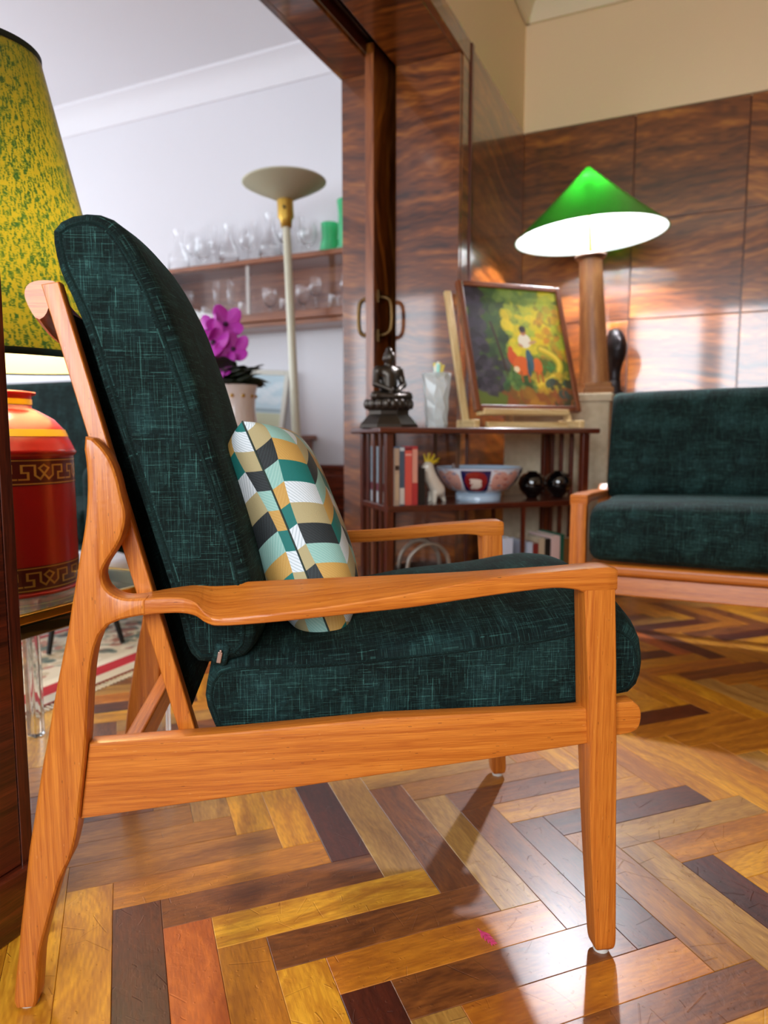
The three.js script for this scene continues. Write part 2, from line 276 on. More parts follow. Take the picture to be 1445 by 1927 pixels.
const W = (n, g, m = walnut, grain = 'x') => put(n, uvBox(g, grain), m, wallLeft);
W('panel', span(XA - 0.02, XA, 0.09, WOODTOP, ZB - 0.005, ZJ - 0.142, 0.002), walnut2, 'z');
W('casing', span(XA - 0.02, XA + 0.012, 0, WOODTOP, ZJ - 0.138, ZJ - 0.108, 0.003), mahogany, 'y');
W('casing', span(XA - 0.02, XA + 0.004, 0, HEAD, ZJ - 0.106, ZJ - 0.021, 0.002), walnut, 'z');
W('panel', span(XS, XS + 0.019, 0, HEAD - 0.001, ZB + 0.003, ZJ - 0.021, 0.002), walnut2, 'z');
W('jamb_board', span(XA, -1.177, 0, HEAD - 0.001, ZJ - 0.02, ZJ, 0.002), walnut, 'x');
W('jamb_board', span(-1.262, XS, 0, HEAD - 0.001, ZJ - 0.02, ZJ, 0.002), walnut2, 'x');
W('soffit_board', span(XA - 0.021, -1.177, HEAD, HEAD + 0.02, ZJ - 0.02, ZP, 0.002), walnut, 'x');
W('soffit_board', span(-1.262, XS + 0.021, HEAD, HEAD + 0.02, ZJ - 0.02, ZP, 0.002), walnut2, 'x');
W('door_track', span(-1.246, -1.236, HEAD + 0.06, HEAD + 0.3, ZB + 0.06, ZP), std({ color: 0x6a6660, metalness: 0.9, roughness: 0.4 }));
for (const [a, b] of [[-1.262, -1.258], [-1.181, -1.177]]) { W('pocket_shade_board', span(a, b, 0, HEAD + 0.3, ZB + 0.06, ZJ - 0.021), mahogany, 'y'); W('pocket_shade_board', span(a, b, HEAD + 0.021, HEAD + 0.3, ZJ - 0.02, ZP), mahogany, 'z'); }  // dark linings added so the door slot and pocket look shaded
W('fascia', span(XA - 0.02, XA + 0.006, HEAD, WOODTOP, ZJ - 0.106, ZF, 0.002), walnut, 'z');
W('fascia', span(XS - 0.006, XS + 0.02, HEAD, WOODTOP, ZB, ZF, 0.002), walnut2, 'z');
W('panel', span(XA - 0.019, XA, 0.1, HEAD - 0.001, ZP + 0.021, ZF, 0.002), mahogany, 'z');
W('panel', span(XS, XS + 0.019, 0.1, HEAD - 0.001, ZP + 0.021, ZF, 0.002), walnut2, 'z');
W('jamb_board', span(XA, XS, 0, HEAD - 0.001, ZP, ZP + 0.02, 0.002), mahogany, 'x');
W('skirting', span(XA - 0.02, XA + 0.012, 0, 0.098, ZP - 0.02, ZF, 0.004), mahogany, 'z');
W('skirting', span(XA - 0.02, XA + 0.014, 0, 0.088, ZB, ZJ - 0.142, 0.004), mahogany, 'z');

// sliding door leaf drawn a hand's width out of its pocket
{
  const d = struct('door_1', uvBox(span(-1.256, -1.224, 0.012, HEAD + 0.05, ZB + 0.3, ZJ + 0.105, 0.002), 'y'), walnut2, null, 'walnut sliding door leaf standing out of its wall pocket');
  put('edge_strip', uvBox(span(-1.259, -1.223, 0.012, HEAD + 0.01, ZJ + 0.105, ZJ + 0.111, 0.002), 'y'), cabinetWood, d);
  const bronze = std({ color: 0x6b5232, metalness: 1, roughness: 0.35 });
  for (const [x, s] of [[-1.224, 1], [-1.258, -1]]) put('pull_handle', join(tube([[x, 1.145, ZJ + 0.06], [x + 0.04 * s, 1.155, ZJ + 0.06], [x + 0.052 * s, 1.17, ZJ + 0.06], [x + 0.052 * s, 1.275, ZJ + 0.06], [x + 0.04 * s, 1.29, ZJ + 0.06], [x, 1.3, ZJ + 0.06]], 0.009, 30, 8), box(0.006, 0.05, 0.03, x + 0.003 * s, 1.12, ZJ + 0.06, 0.002), box(0.006, 0.05, 0.03, x + 0.003 * s, 1.275, ZJ + 0.06, 0.002)), bronze, d);
}
// remaining shell: right wall, window walls, salon walls
struct('wall_right', span(XR, XR + 0.15, 0, CEIL, ZB - 0.15, ZF + 0.15), creamWall);
struct('wall_salon_back', span(XL - 0.15, XS + 0.01, 0, CEIL, ZB - 0.15, ZB), whiteWall, null, 'white plaster wall of the further room');
function windowWall(name, mat, a, b, sashes, at, axis, n) {        // a..b along the wall, openings for pairs of sashes
  const t0 = at, t1 = at + (axis === 'x' ? 0.15 : -0.15), S = (p, q, y0, y1) => axis === 'x' ? span(p, q, y0, y1, t0, t1) : span(t0, t1, y0, y1, p, q);
  const lo = Math.min(...sashes.map((s) => s[0])), parts = []; let at0 = a;
  for (const [p, q] of sashes) { if (p - at0 > 0.001) parts.push(S(at0, p, 0, CEIL)); parts.push(S(p, q, 0, SILL), S(p, q, LINTEL, CEIL)); at0 = q; }
  parts.push(S(at0, b, 0, CEIL)); struct(name, join(parts), mat);
  for (const [p, q] of sashes) {
    const m0 = at + (axis === 'x' ? 0.03 : -0.03), m1 = at + (axis === 'x' ? 0.08 : -0.08), F = (p0, q0, y0, y1) => axis === 'x' ? span(p0, q0, y0, y1, m0, m1) : span(m0, m1, y0, y1, p0, q0), mm = (m0 + m1) / 2;
    const f = struct('window_' + (++windows), join(F(p, p + 0.05, SILL, LINTEL), F(q - 0.05, q, SILL, LINTEL), F(p + 0.05, q - 0.05, SILL, SILL + 0.05), F(p + 0.05, q - 0.05, LINTEL - 0.05, LINTEL)), trimWhite);
    put('pane', axis === 'x' ? span(p + 0.05, q - 0.05, SILL + 0.05, LINTEL - 0.05, mm - 0.002, mm + 0.002) : span(mm - 0.002, mm + 0.002, SILL + 0.05, LINTEL - 0.05, p + 0.05, q - 0.05), pane, f);
  }
}
let windows = 0;
windowWall('wall_front', creamWall, XA, XR, SASH_ROOM, ZF, 'x');
windowWall('wall_salon_front', whiteWall, XL, XS, SASH_SALON, ZF, 'x');
windowWall('wall_salon_left', whiteWall, ZB, ZF, SASH_SIDE, XL, 'z');
// cornices
const cove = [[0, 0], [0, -0.14], [0.018, -0.14], [0.022, -0.12], [0.04, -0.075], [0.075, -0.04], [0.12, -0.022], [0.14, -0.018], [0.14, 0]];
function cornice(n, mat, from, to) {                              // runs along a wall; profile faces the left of the direction
  const a = V(...from), b = V(...to), dir = b.clone().sub(a).normalize(), out = V(-dir.z, 0, dir.x);
  const ring = (o) => cove.map(([p, q]) => o.clone().addScaledVector(out, p).add(V(0, q, 0)));
  struct('trim_' + n, loft([ring(a), ring(b)], true, 0.5), mat);
}
cornice(1, ceilingCream, [XA, CEIL, ZB], [XR, CEIL, ZB]);
cornice(2, trimWhite, [XL, CEIL, ZB], [XS, CEIL, ZB]);
cornice(3, ceilingCream, [XA, CEIL, ZF], [XA, CEIL, ZB]);
cornice(4, trimWhite, [XL, CEIL, ZF], [XL, CEIL, ZB]);
struct('baseboard_salon', span(XL, XS, 0, 0.1, ZB, ZB + 0.015), trimWhite);

// ------------------------------------------------------------------ the armchair
// local x runs to the chair's front, z towards the viewer's side; near outer face at z = 0, far outer face at z = -CW
const CW = 0.57;
function cushion(profile, z0, z1, o = {}) {                       // boxed cushion: side outline x-y, swept along z
  const { r = 0.014, n = 84, crown = () => 0, k = 1 } = o, base = spline(profile, n, true), area = base.reduce((s, p, i) => { const q = base[(i + 1) % n]; return s + p[0] * q[1] - q[0] * p[1]; }, 0);
  const nor = base.map((p, i) => { const a = base[(i + n - 1) % n], b = base[(i + 1) % n], t = Math.hypot(b[0] - a[0], b[1] - a[1]) || 1, sg = area > 0 ? 1 : -1; return [(b[1] - a[1]) / t * sg, -(b[0] - a[0]) / t * sg]; });
  let arc = [0]; for (let i = 0; i < n; i++) { const a = base[i], b = base[(i + 1) % n]; arc.push(arc[i] + Math.hypot(b[0] - a[0], b[1] - a[1])); }
  const T = Math.abs(z1 - z0), dz = z1 > z0 ? 1 : -1, st = [[0, r], [r * 0.12, r * 0.5], [r * 0.45, r * 0.14], [r, 0]];
  const mid = []; for (let i = 1; i < 22; i++) mid.push([r + (T - 2 * r) * i / 22, 0]);
  const stations = [...st, ...mid, ...st.map(([a, b]) => [T - a, b]).reverse()];
  const pos = [], uv = [], idx = [];
  stations.forEach(([z, inset]) => { const t = z / T; for (let i = 0; i <= n; i++) { const j = i % n, p = base[j], q = nor[j], c = crown(t, p, q) - inset; pos.push(p[0] + q[0] * c, p[1] + q[1] * c, z0 + dz * z); uv.push(arc[i] * k, z * k); } });
  const m = n + 1; for (let a = 0; a < stations.length - 1; a++) for (let i = 0; i < n; i++) { const p = a * m + i; (area > 0) === (dz < 0) ? idx.push(p, p + 1, p + m + 1, p, p + m + 1, p + m) : idx.push(p, p + m + 1, p + 1, p, p + m, p + m + 1); }
  const g = new THREE.BufferGeometry(); g.setAttribute('position', new THREE.Float32BufferAttribute(pos, 3)); g.setAttribute('uv', new THREE.Float32BufferAttribute(uv, 2)); g.setIndex(idx); g.computeVertexNormals();
  const faces = [];                                               // boxing panels at both ends, slightly domed
  for (const [z, s] of [[z0, -dz], [z1, dz]]) {
    const c = [base.reduce((a, p) => a + p[0], 0) / n, base.reduce((a, p) => a + p[1], 0) / n], inner = base.map((p, i) => [p[0] - nor[i][0] * r, p[1] - nor[i][1] * r]);
    const sh = new THREE.ShapeGeometry(new THREE.Shape(inner.map((p) => new THREE.Vector2(...p)))); sh.translate(0, 0, z);
    if (s < 0) { const ix = sh.index.array; for (let i = 0; i < ix.length; i += 3) { const t = ix[i]; ix[i] = ix[i + 1]; ix[i + 1] = t; } }
    sh.computeVertexNormals(); const u = sh.attributes.uv, p = sh.attributes.position; for (let i = 0; i < p.count; i++) u.setXY(i, p.getX(i) * k + 0.13, p.getY(i) * k + 0.31); faces.push(sh);
  }
  return { geo: join(g, ...faces), seams: [z0, z1].map((z, e) => tube(base.map((p, i) => V(p[0] - nor[i][0] * r * 0.72, p[1] - nor[i][1] * r * 0.72, z + (e ? -dz : dz) * r * 0.1)), 0.0026, n, 6, true)) };
}
function roundedQuad(cs, r) {                                     // four corners (z, y) with eased edges
  const out = []; for (let i = 0; i < 4; i++) { const p = cs[i], a = cs[(i + 3) % 4], b = cs[(i + 1) % 4], la = Math.hypot(a[0] - p[0], a[1] - p[1]), lb = Math.hypot(b[0] - p[0], b[1] - p[1]), ka = Math.min(r / la, 0.45), kb = Math.min(r / lb, 0.45), s = [mix(p[0], a[0], ka), mix(p[1], a[1], ka)], e = [mix(p[0], b[0], kb), mix(p[1], b[1], kb)]; for (const t of [0, 0.33, 0.67, 1]) out.push([(1 - t) ** 2 * s[0] + 2 * t * (1 - t) * p[0] + t * t * e[0], (1 - t) ** 2 * s[1] + 2 * t * (1 - t) * p[1] + t * t * e[1]]); }
  return out;
}
function loftAlong(stations, r, axis = 'x', crease = 0.9) {       // stations: [coordinate, four corners]; interpolated smoothly
  const rings = [], m = stations.length, at = (i) => stations[clamp(i, 0, m - 1)];
  const cr = (a, b, c, d, t) => b + 0.5 * t * (c - a + t * (2 * a - 5 * b + 4 * c - d + t * (3 * (b - c) + d - a)));
  for (let i = 0; i < m - 1; i++) for (let k = 0; k < 6; k++) rings.push([cr(at(i - 1)[0], at(i)[0], at(i + 1)[0], at(i + 2)[0], k / 6), at(i)[1].map((c, q) => c.map((_, e) => cr(at(i - 1)[1][q][e], at(i)[1][q][e], at(i + 1)[1][q][e], at(i + 2)[1][q][e], k / 6)))]);
  rings.push(at(m - 1));
  return loft(rings.map(([s, cs]) => roundedQuad(cs, r).map(([a, b]) => axis === 'x' ? V(s, b, a) : V(a, s, b))), true, crease);
}
const LEG_BACK = [[-0.680, 0.7405], [-0.682, 0.735], [-0.680, 0.706], [-0.680, 0.679], [-0.683, 0.645], [-0.688, 0.617], [-0.694, 0.589], [-0.699, 0.561], [-0.705, 0.533], [-0.711, 0.501], [-0.721, 0.459], [-0.732, 0.410], [-0.742, 0.361], [-0.749, 0.331], [-0.758, 0.285], [-0.765, 0.248], [-0.770, 0.223], [-0.776, 0.182], [-0.782, 0.143], [-0.787, 0.111], [-0.791, 0.079], [-0.796, 0.047], [-0.800, 0.014]];
const LEG_FRONT = [[-0.771, 0.014], [-0.767, 0.052], [-0.764, 0.076], [-0.753, 0.116], [-0.746, 0.140], [-0.733, 0.180], [-0.721, 0.203], [-0.715, 0.222], [-0.710, 0.244], [-0.704, 0.287], [-0.695, 0.352], [-0.691, 0.396], [-0.687, 0.438], [-0.681, 0.473], [-0.673, 0.495], [-0.660, 0.509], [-0.640, 0.515], [-0.615, 0.519]];
const LEG_HORN = [[-0.615, 0.541], [-0.641, 0.541], [-0.654, 0.546], [-0.662, 0.553], [-0.666, 0.562], [-0.667, 0.572], [-0.663, 0.583], [-0.653, 0.598], [-0.643, 0.615], [-0.637, 0.635], [-0.636, 0.648], [-0.640, 0.668], [-0.644, 0.690], [-0.651, 0.712], [-0.661, 0.728], [-0.671, 0.7385]];
function backLeg() {
  return extrude([...spline(LEG_BACK, 46), [-0.797, 0.003], [-0.774, 0.003], ...spline(LEG_FRONT, 34), ...spline(LEG_HORN, 34)], -0.037, 0, 0.0065);
}
const ARM = [ // x, [inner top, outer top, outer bottom, inner bottom] as (z, y)
  [-0.630, [[-0.034, 0.540], [-0.003, 0.538], [-0.003, 0.517], [-0.034, 0.517]]],
  [-0.600, [[-0.040, 0.544], [0.000, 0.541], [0.000, 0.520], [-0.040, 0.520]]],
  [-0.575, [[-0.048, 0.546], [0.000, 0.540], [0.000, 0.520], [-0.046, 0.522]]],
  [-0.556, [[-0.052, 0.547], [0.006, 0.535], [0.005, 0.517], [-0.048, 0.523]]],
  [-0.540, [[-0.054, 0.547], [0.018, 0.522], [0.017, 0.510], [-0.048, 0.522]]],
  [-0.520, [[-0.055, 0.548], [0.022, 0.517], [0.021, 0.507], [-0.048, 0.522]]],
  [-0.450, [[-0.055, 0.550], [0.022, 0.522], [0.020, 0.510], [-0.048, 0.523]]],
  [-0.360, [[-0.054, 0.552], [0.018, 0.531], [0.016, 0.516], [-0.047, 0.525]]],
  [-0.280, [[-0.052, 0.554], [0.012, 0.541], [0.010, 0.521], [-0.046, 0.527]]],
  [-0.210, [[-0.049, 0.556], [0.006, 0.551], [0.004, 0.528], [-0.044, 0.530]]],
  [-0.150, [[-0.046, 0.559], [0.001, 0.558], [0.000, 0.534], [-0.042, 0.534]]],
  [-0.090, [[-0.043, 0.562], [0.000, 0.562], [0.000, 0.539], [-0.041, 0.538]]],
  [-0.058, [[-0.042, 0.564], [0.000, 0.564], [0.000, 0.536], [-0.041, 0.536]]],
  [-0.045, [[-0.042, 0.565], [0.000, 0.565], [0.000, 0.532], [-0.041, 0.532]]],
  [-0.010, [[-0.042, 0.566], [0.000, 0.566], [0.000, 0.532], [-0.041, 0.532]]],
  [0.000, [[-0.039, 0.562], [-0.003, 0.562], [-0.002, 0.534], [-0.039, 0.534]]],
];
const FRONT_LEG = [ // y, corners (x, z)
  [0.006, [[-0.009, -0.007], [0.012, -0.007], [0.012, -0.029], [-0.009, -0.029]]],
  [0.016, [[-0.013, -0.002], [0.017, -0.002], [0.017, -0.033], [-0.013, -0.033]]],
  [0.06, [[-0.017, 0], [0.0155, 0], [0.0155, -0.034], [-0.017, -0.034]]],
  [0.2, [[-0.028, 0], [0.0108, 0], [0.0108, -0.036], [-0.028, -0.036]]],
  [0.295, [[-0.031, 0], [0.008, 0], [0.008, -0.038], [-0.034, -0.038]]],
  [0.345, [[-0.033, 0], [0.006, 0], [0.006, -0.04], [-0.038, -0.04]]],
  [0.45, [[-0.041, 0], [0.0015, 0], [0.0015, -0.041], [-0.042, -0.041]]],
  [0.535, [[-0.047, 0], [-0.003, 0], [-0.003, -0.041], [-0.046, -0.041]]],
];
const RAIL = [[-0.709, 0.252], [-0.529, 0.268], [-0.318, 0.288], [-0.171, 0.301], [-0.031, 0.3155], [0.012, 0.325], ...spline([[0.03, 0.327], [0.041, 0.332], [0.046, 0.345], [0.044, 0.364], [0.034, 0.3735]], 10), [0.011, 0.373], [-0.037, 0.366], [-0.318, 0.367], [-0.527, 0.357], [-0.694, 0.352]];
const sideways = (g, far) => { if (!far) return g; g.scale(1, 1, -1); g.translate(0, 0, -CW); const q = g.index ? g.toNonIndexed() : g; for (const a of Object.values(q.attributes)) for (let i = 0; i < a.count; i += 3) for (let e = 0; e < a.itemSize; e++) { const t = a.getComponent(i + 1, e); a.setComponent(i + 1, e, a.getComponent(i + 2, e)); a.setComponent(i + 2, e, t); } return q; };
const felt = std({ color: 0xd8d4cc, roughness: 0.9 }), zipMetal = std({ color: 0xd8b8a8, metalness: 0.9, roughness: 0.35 });
const strapMat = std({ color: 0x2a2420, roughness: 0.95 });
const CHAIR_POS = [-0.1, 0, -0.976], CHAIR_TURN = 31.6 * PI / 180;
const chair = thing('armchair', 'wooden open-arm lounge chair with dark green velvet seat and back cushions on bare parquet', 'armchair', CHAIR_POS, CHAIR_TURN);
for (const far of [0, 1]) {
  const C = (n, g, grain) => put(n, uvBox(sideways(g, far), grain), chairWood, chair);
  const rl = C('rear_leg', backLeg(), 'y'), fl = C('front_leg', loftAlong(FRONT_LEG, 0.0035, 'y', 0.5), 'y');
  put('glide', sideways(join(place(new THREE.CylinderGeometry(0.012, 0.012, 0.004, 16), -0.786, 0.002, -0.018), place(new THREE.CylinderGeometry(0.012, 0.012, 0.006, 16), -0.786, 0.004, -0.018)), far), felt, rl);
  put('glide', sideways(place(new THREE.CylinderGeometry(0.011, 0.011, 0.008, 16), 0.002, 0.004, -0.018), far), felt, fl);
  C('armrest', loftAlong(ARM, 0.0045, 'x', 0.5), 'x');
  C('side_rail', extrude(RAIL, -0.036, -0.010, 0.003), 'x');
  const d = [0.1485, -0.584], sl = (h) => -0.588 - (h - 0.345) * 0.2543;
  C('back_stile', extrude([[sl(0.29), 0.29], [sl(0.29) + 0.022, 0.29], [sl(0.926) + 0.021, 0.93], [sl(0.926), 0.926]], -0.068, -0.044, 0.003), 'y');
}
{ // crest rail: bowed to the rear between the stiles
  const rings = []; for (let i = 0; i <= 18; i++) { const t = i / 18, z = mix(-0.047, -CW + 0.047, t), b = Math.sin(PI * t), dx = -0.028 * b, dy = -0.012 * b; rings.push(spline([[-0.717, 0.928], [-0.735, 0.931], [-0.751, 0.926], [-0.756, 0.915], [-0.751, 0.897], [-0.742, 0.884], [-0.734, 0.888], [-0.727, 0.903]], 24, true).map(([x, y]) => V(x + dx, y + dy, z))); }
  put('crest_rail', uvBox(loft(rings.reverse(), true, 0.9), 'z'), chairWood, chair);
  { const x = (h) => -0.588 - (h - 0.345) * 0.2543; put('back_support', extrude([[x(0.36) + 0.006, 0.36], [x(0.36) + 0.012, 0.36], [x(0.9) + 0.012, 0.9], [x(0.9) + 0.006, 0.9]], -CW + 0.07, -0.07, 0.001), velvet, chair); }
  for (const [x, y] of [[-0.66, 0.285], [-0.02, 0.325]]) put('cross_rail', uvBox(box(0.024, 0.04, CW - 0.06, x, y, -CW / 2, 0.004), 'z'), chairWood, chair);
  for (const x of [-0.5, -0.36, -0.22, -0.1]) put('seat_strap', box(0.07, 0.003, CW - 0.075, x, 0.325 + x * 0.02, -CW / 2), strapMat, chair);
}
put('strap_end', place(box(0.022, 0.016, 0.012, 0, 0, 0, 0.004), -0.052, 0.302, -0.045, 0, 0, 0.2), strapMat, chair);
const SEAT = [[-0.541, 0.346], [-0.548, 0.366], [-0.554, 0.385], [-0.552, 0.409], [-0.545, 0.426], [-0.530, 0.436], [-0.4, 0.440], [-0.284, 0.446], [-0.1, 0.462], [-0.02, 0.474], [0.02, 0.475], [0.042, 0.465], [0.056, 0.449], [0.063, 0.428], [0.063, 0.406], [0.058, 0.385], [0.044, 0.3715], [0.02, 0.3665], [-0.03, 0.359], [-0.2, 0.349], [-0.4, 0.343], [-0.5, 0.34]];
const BACK = [[-0.722, 0.992], [-0.722, 0.975], [-0.716, 0.944], [-0.704, 0.915], [-0.688, 0.871], [-0.672, 0.811], [-0.655, 0.752], [-0.626, 0.65], [-0.598, 0.55], [-0.584, 0.496], [-0.575, 0.456], [-0.562, 0.44], [-0.542, 0.438], [-0.522, 0.440], [-0.501, 0.448], [-0.492, 0.463], [-0.489, 0.486], [-0.498, 0.56], [-0.519, 0.65], [-0.551, 0.766], [-0.568, 0.828], [-0.580, 0.864], [-0.600, 0.921], [-0.612, 0.947], [-0.630, 0.981], [-0.645, 1.001], [-0.660, 1.011], [-0.675, 1.013], [-0.690, 1.012], [-0.708, 1.005]];
{
  const hump = (t) => Math.sin(PI * clamp(t)) ** 0.55;
  const s = cushion(SEAT, -0.046, -CW + 0.046, { r: 0.012, crown: (t, p, q) => q[1] > 0.3 ? 0.052 * hump(t) * clamp((p[0] + 0.56) * 3, 0.3) * q[1] : q[0] > 0.4 ? 0.012 * hump(t) : 0 });
  const sm = put('seat_cushion', s.geo, velvet, chair); for (const g of s.seams) put('piping', g, velvet, sm);
  const b = cushion(BACK, -0.046, -CW + 0.046, { r: 0.016, crown: (t, p, q) => q[0] > 0.3 ? 0.02 * hump(t) * q[0] : q[1] > 0.5 ? 0.008 * hump(t) : 0 });
  const bm = put('back_cushion', b.geo, velvet, chair); for (const g of b.seams) put('piping', g, velvet, bm);
  const tab = join(place(box(0.022, 0.03, 0.016, 0, 0, 0, 0.006), -0.535, 0.437, -0.05, 0, 0, -0.25));
  put('zip_tab', uvBox(tab, 'x', 3), velvet, bm);
  put('zip_pull', place(join(box(0.006, 0.015, 0.003, 0, 0, 0, 0.001), box(0.003, 0.006, 0.004, 0, 0.012, 0, 0.001)), -0.534, 0.442, -0.0395, 0, 0, -0.2), zipMetal, bm);
}
// patterned scatter cushion leaning on the back cushion
{
  const cols = { w: '#dfe6ea', m: '#8fbdb2', t: '#137069', g: '#c79a4e', n: '#b3a478', k: '#23292b' };
  const pat = paint(1024, 1024, (c, w, h) => {
    const NC = 8, NR = 12, cw = w / NC, ch = h / NR, rows = [['w', 'm'], ['g', 'n'], ['t', 'k']]; c.fillStyle = cols.n; c.fillRect(0, 0, w, h);
    for (let i = -1; i <= NC; i++) for (let k = -2; k <= NR + 1; k++) {
      const odd = ((i % 2) + 2) % 2, up = odd ? 1 : -1, x = i * cw, y = k * ch + (odd ? -ch * 0.35 : ch * 0.35), kk = (((k + (odd ? 0 : 0)) % 3) + 3) % 3, flip = (((Math.floor(k / 3) + Math.floor(i / 2)) % 2) + 2) % 2, col = 'wnkmgt'[(((k + i * 2 + Math.floor(i / 2)) % 6) + 6) % 6], A = [x, y], B = [x + cw, y + up * ch * 0.7];
      c.fillStyle = cols[col]; c.beginPath(); c.moveTo(...A); c.lineTo(...B); c.lineTo(B[0], B[1] + ch + 1); c.lineTo(A[0], A[1] + ch + 1); c.fill();
      c.save(); c.clip(); c.lineWidth = 2.2; c.globalAlpha = col === 'w' ? 0.55 : 0.25; c.strokeStyle = col === 'w' ? '#8fa3a8' : col === 'k' ? '#5a6668' : col === 'g' ? '#e0c080' : '#e8f0ec'; const s = odd ? 1 : -0.6;
      if (col !== 't' && col !== 'n') for (let q = -12; q < 30; q++) { c.beginPath(); c.moveTo(x + q * cw / 14, y - ch); c.lineTo(x + q * cw / 14 + s * ch * 2, y + ch * 2.4); c.stroke(); }
      c.restore();
    }
  });
  const m = phy({ map: pat, roughness: 0.65, sheen: 0.4, sheenColor: new THREE.Color(0.3, 0.3, 0.28), sheenRoughness: 0.4, bumpMap: rep(velvetBumpTex, 10, 10), bumpScale: 0.0003 });
  const half = 0.174, thick = 0.074, N = 40, geos = [];
  const f = (u, v, s) => { const e = Math.sqrt(Math.max(0, (1 - u ** 4) * (1 - v ** 4))), k = 1 - 0.12 * (1 - Math.abs(u) ** 2) * v * v, l = 1 - 0.12 * (1 - v * v) * u * u; return V(half * u * l, half * v * k, s * thick * e ** 0.85); };
  for (const s of [1, -1]) {
    const pos = [], uv = [], idx = []; for (let j = 0; j <= N; j++) for (let i = 0; i <= N; i++) { const p = f(Math.sin((i / N - 0.5) * PI), Math.sin((j / N - 0.5) * PI), s); pos.push(p.x, p.y, p.z); uv.push(0.5 + p.x * 2.6 * s + p.z * 1.4, 0.5 + p.y * 2.6); }
    for (let j = 0; j < N; j++) for (let i = 0; i < N; i++) { const a = j * (N + 1) + i, b = a + 1, c = a + N + 1, d = c + 1; s > 0 ? idx.push(a, b, d, a, d, c) : idx.push(a, d, b, a, c, d); }
    const g = new THREE.BufferGeometry(); g.setAttribute('position', new THREE.Float32BufferAttribute(pos, 3)); g.setAttribute('uv', new THREE.Float32BufferAttribute(uv, 2)); g.setIndex(idx); g.computeVertexNormals(); geos.push(g);
  }
  const o = thing('scatter_cushion', 'small square cushion woven in teal, gold, white and charcoal geometric blocks', 'cushion');
  const edge = []; for (let i = 0; i < 80; i++) { const a = i / 80 * 4, q = Math.floor(a), t = Math.sin(((a - q) - 0.5) * PI); edge.push(q === 0 ? f(t, -1, 1) : q === 1 ? f(1, t, 1) : q === 2 ? f(-t, 1, 1) : f(-1, -t, 1)); }
  put('cover', join(geos), m, o); put('seam', tube(edge, 0.0014, 160, 6, true), std({ color: 0x2c3a34, roughness: 0.8 }), o);
  // set in the chair's frame: bottom edge on the seat, leaning back
  const q = new THREE.Group(); q.position.set(...CHAIR_POS); q.rotation.y = CHAIR_TURN; q.updateMatrix();
  const l = new THREE.Matrix4().compose(V(-0.432, 0.599, -0.287), new THREE.Quaternion().setFromEuler(new THREE.Euler(-0.37, PI / 2 - 0.04, 0, 'YXZ')), V(1, 1, 1)).premultiply(q.matrix);
  l.decompose(o.position, o.quaternion, o.scale);
}

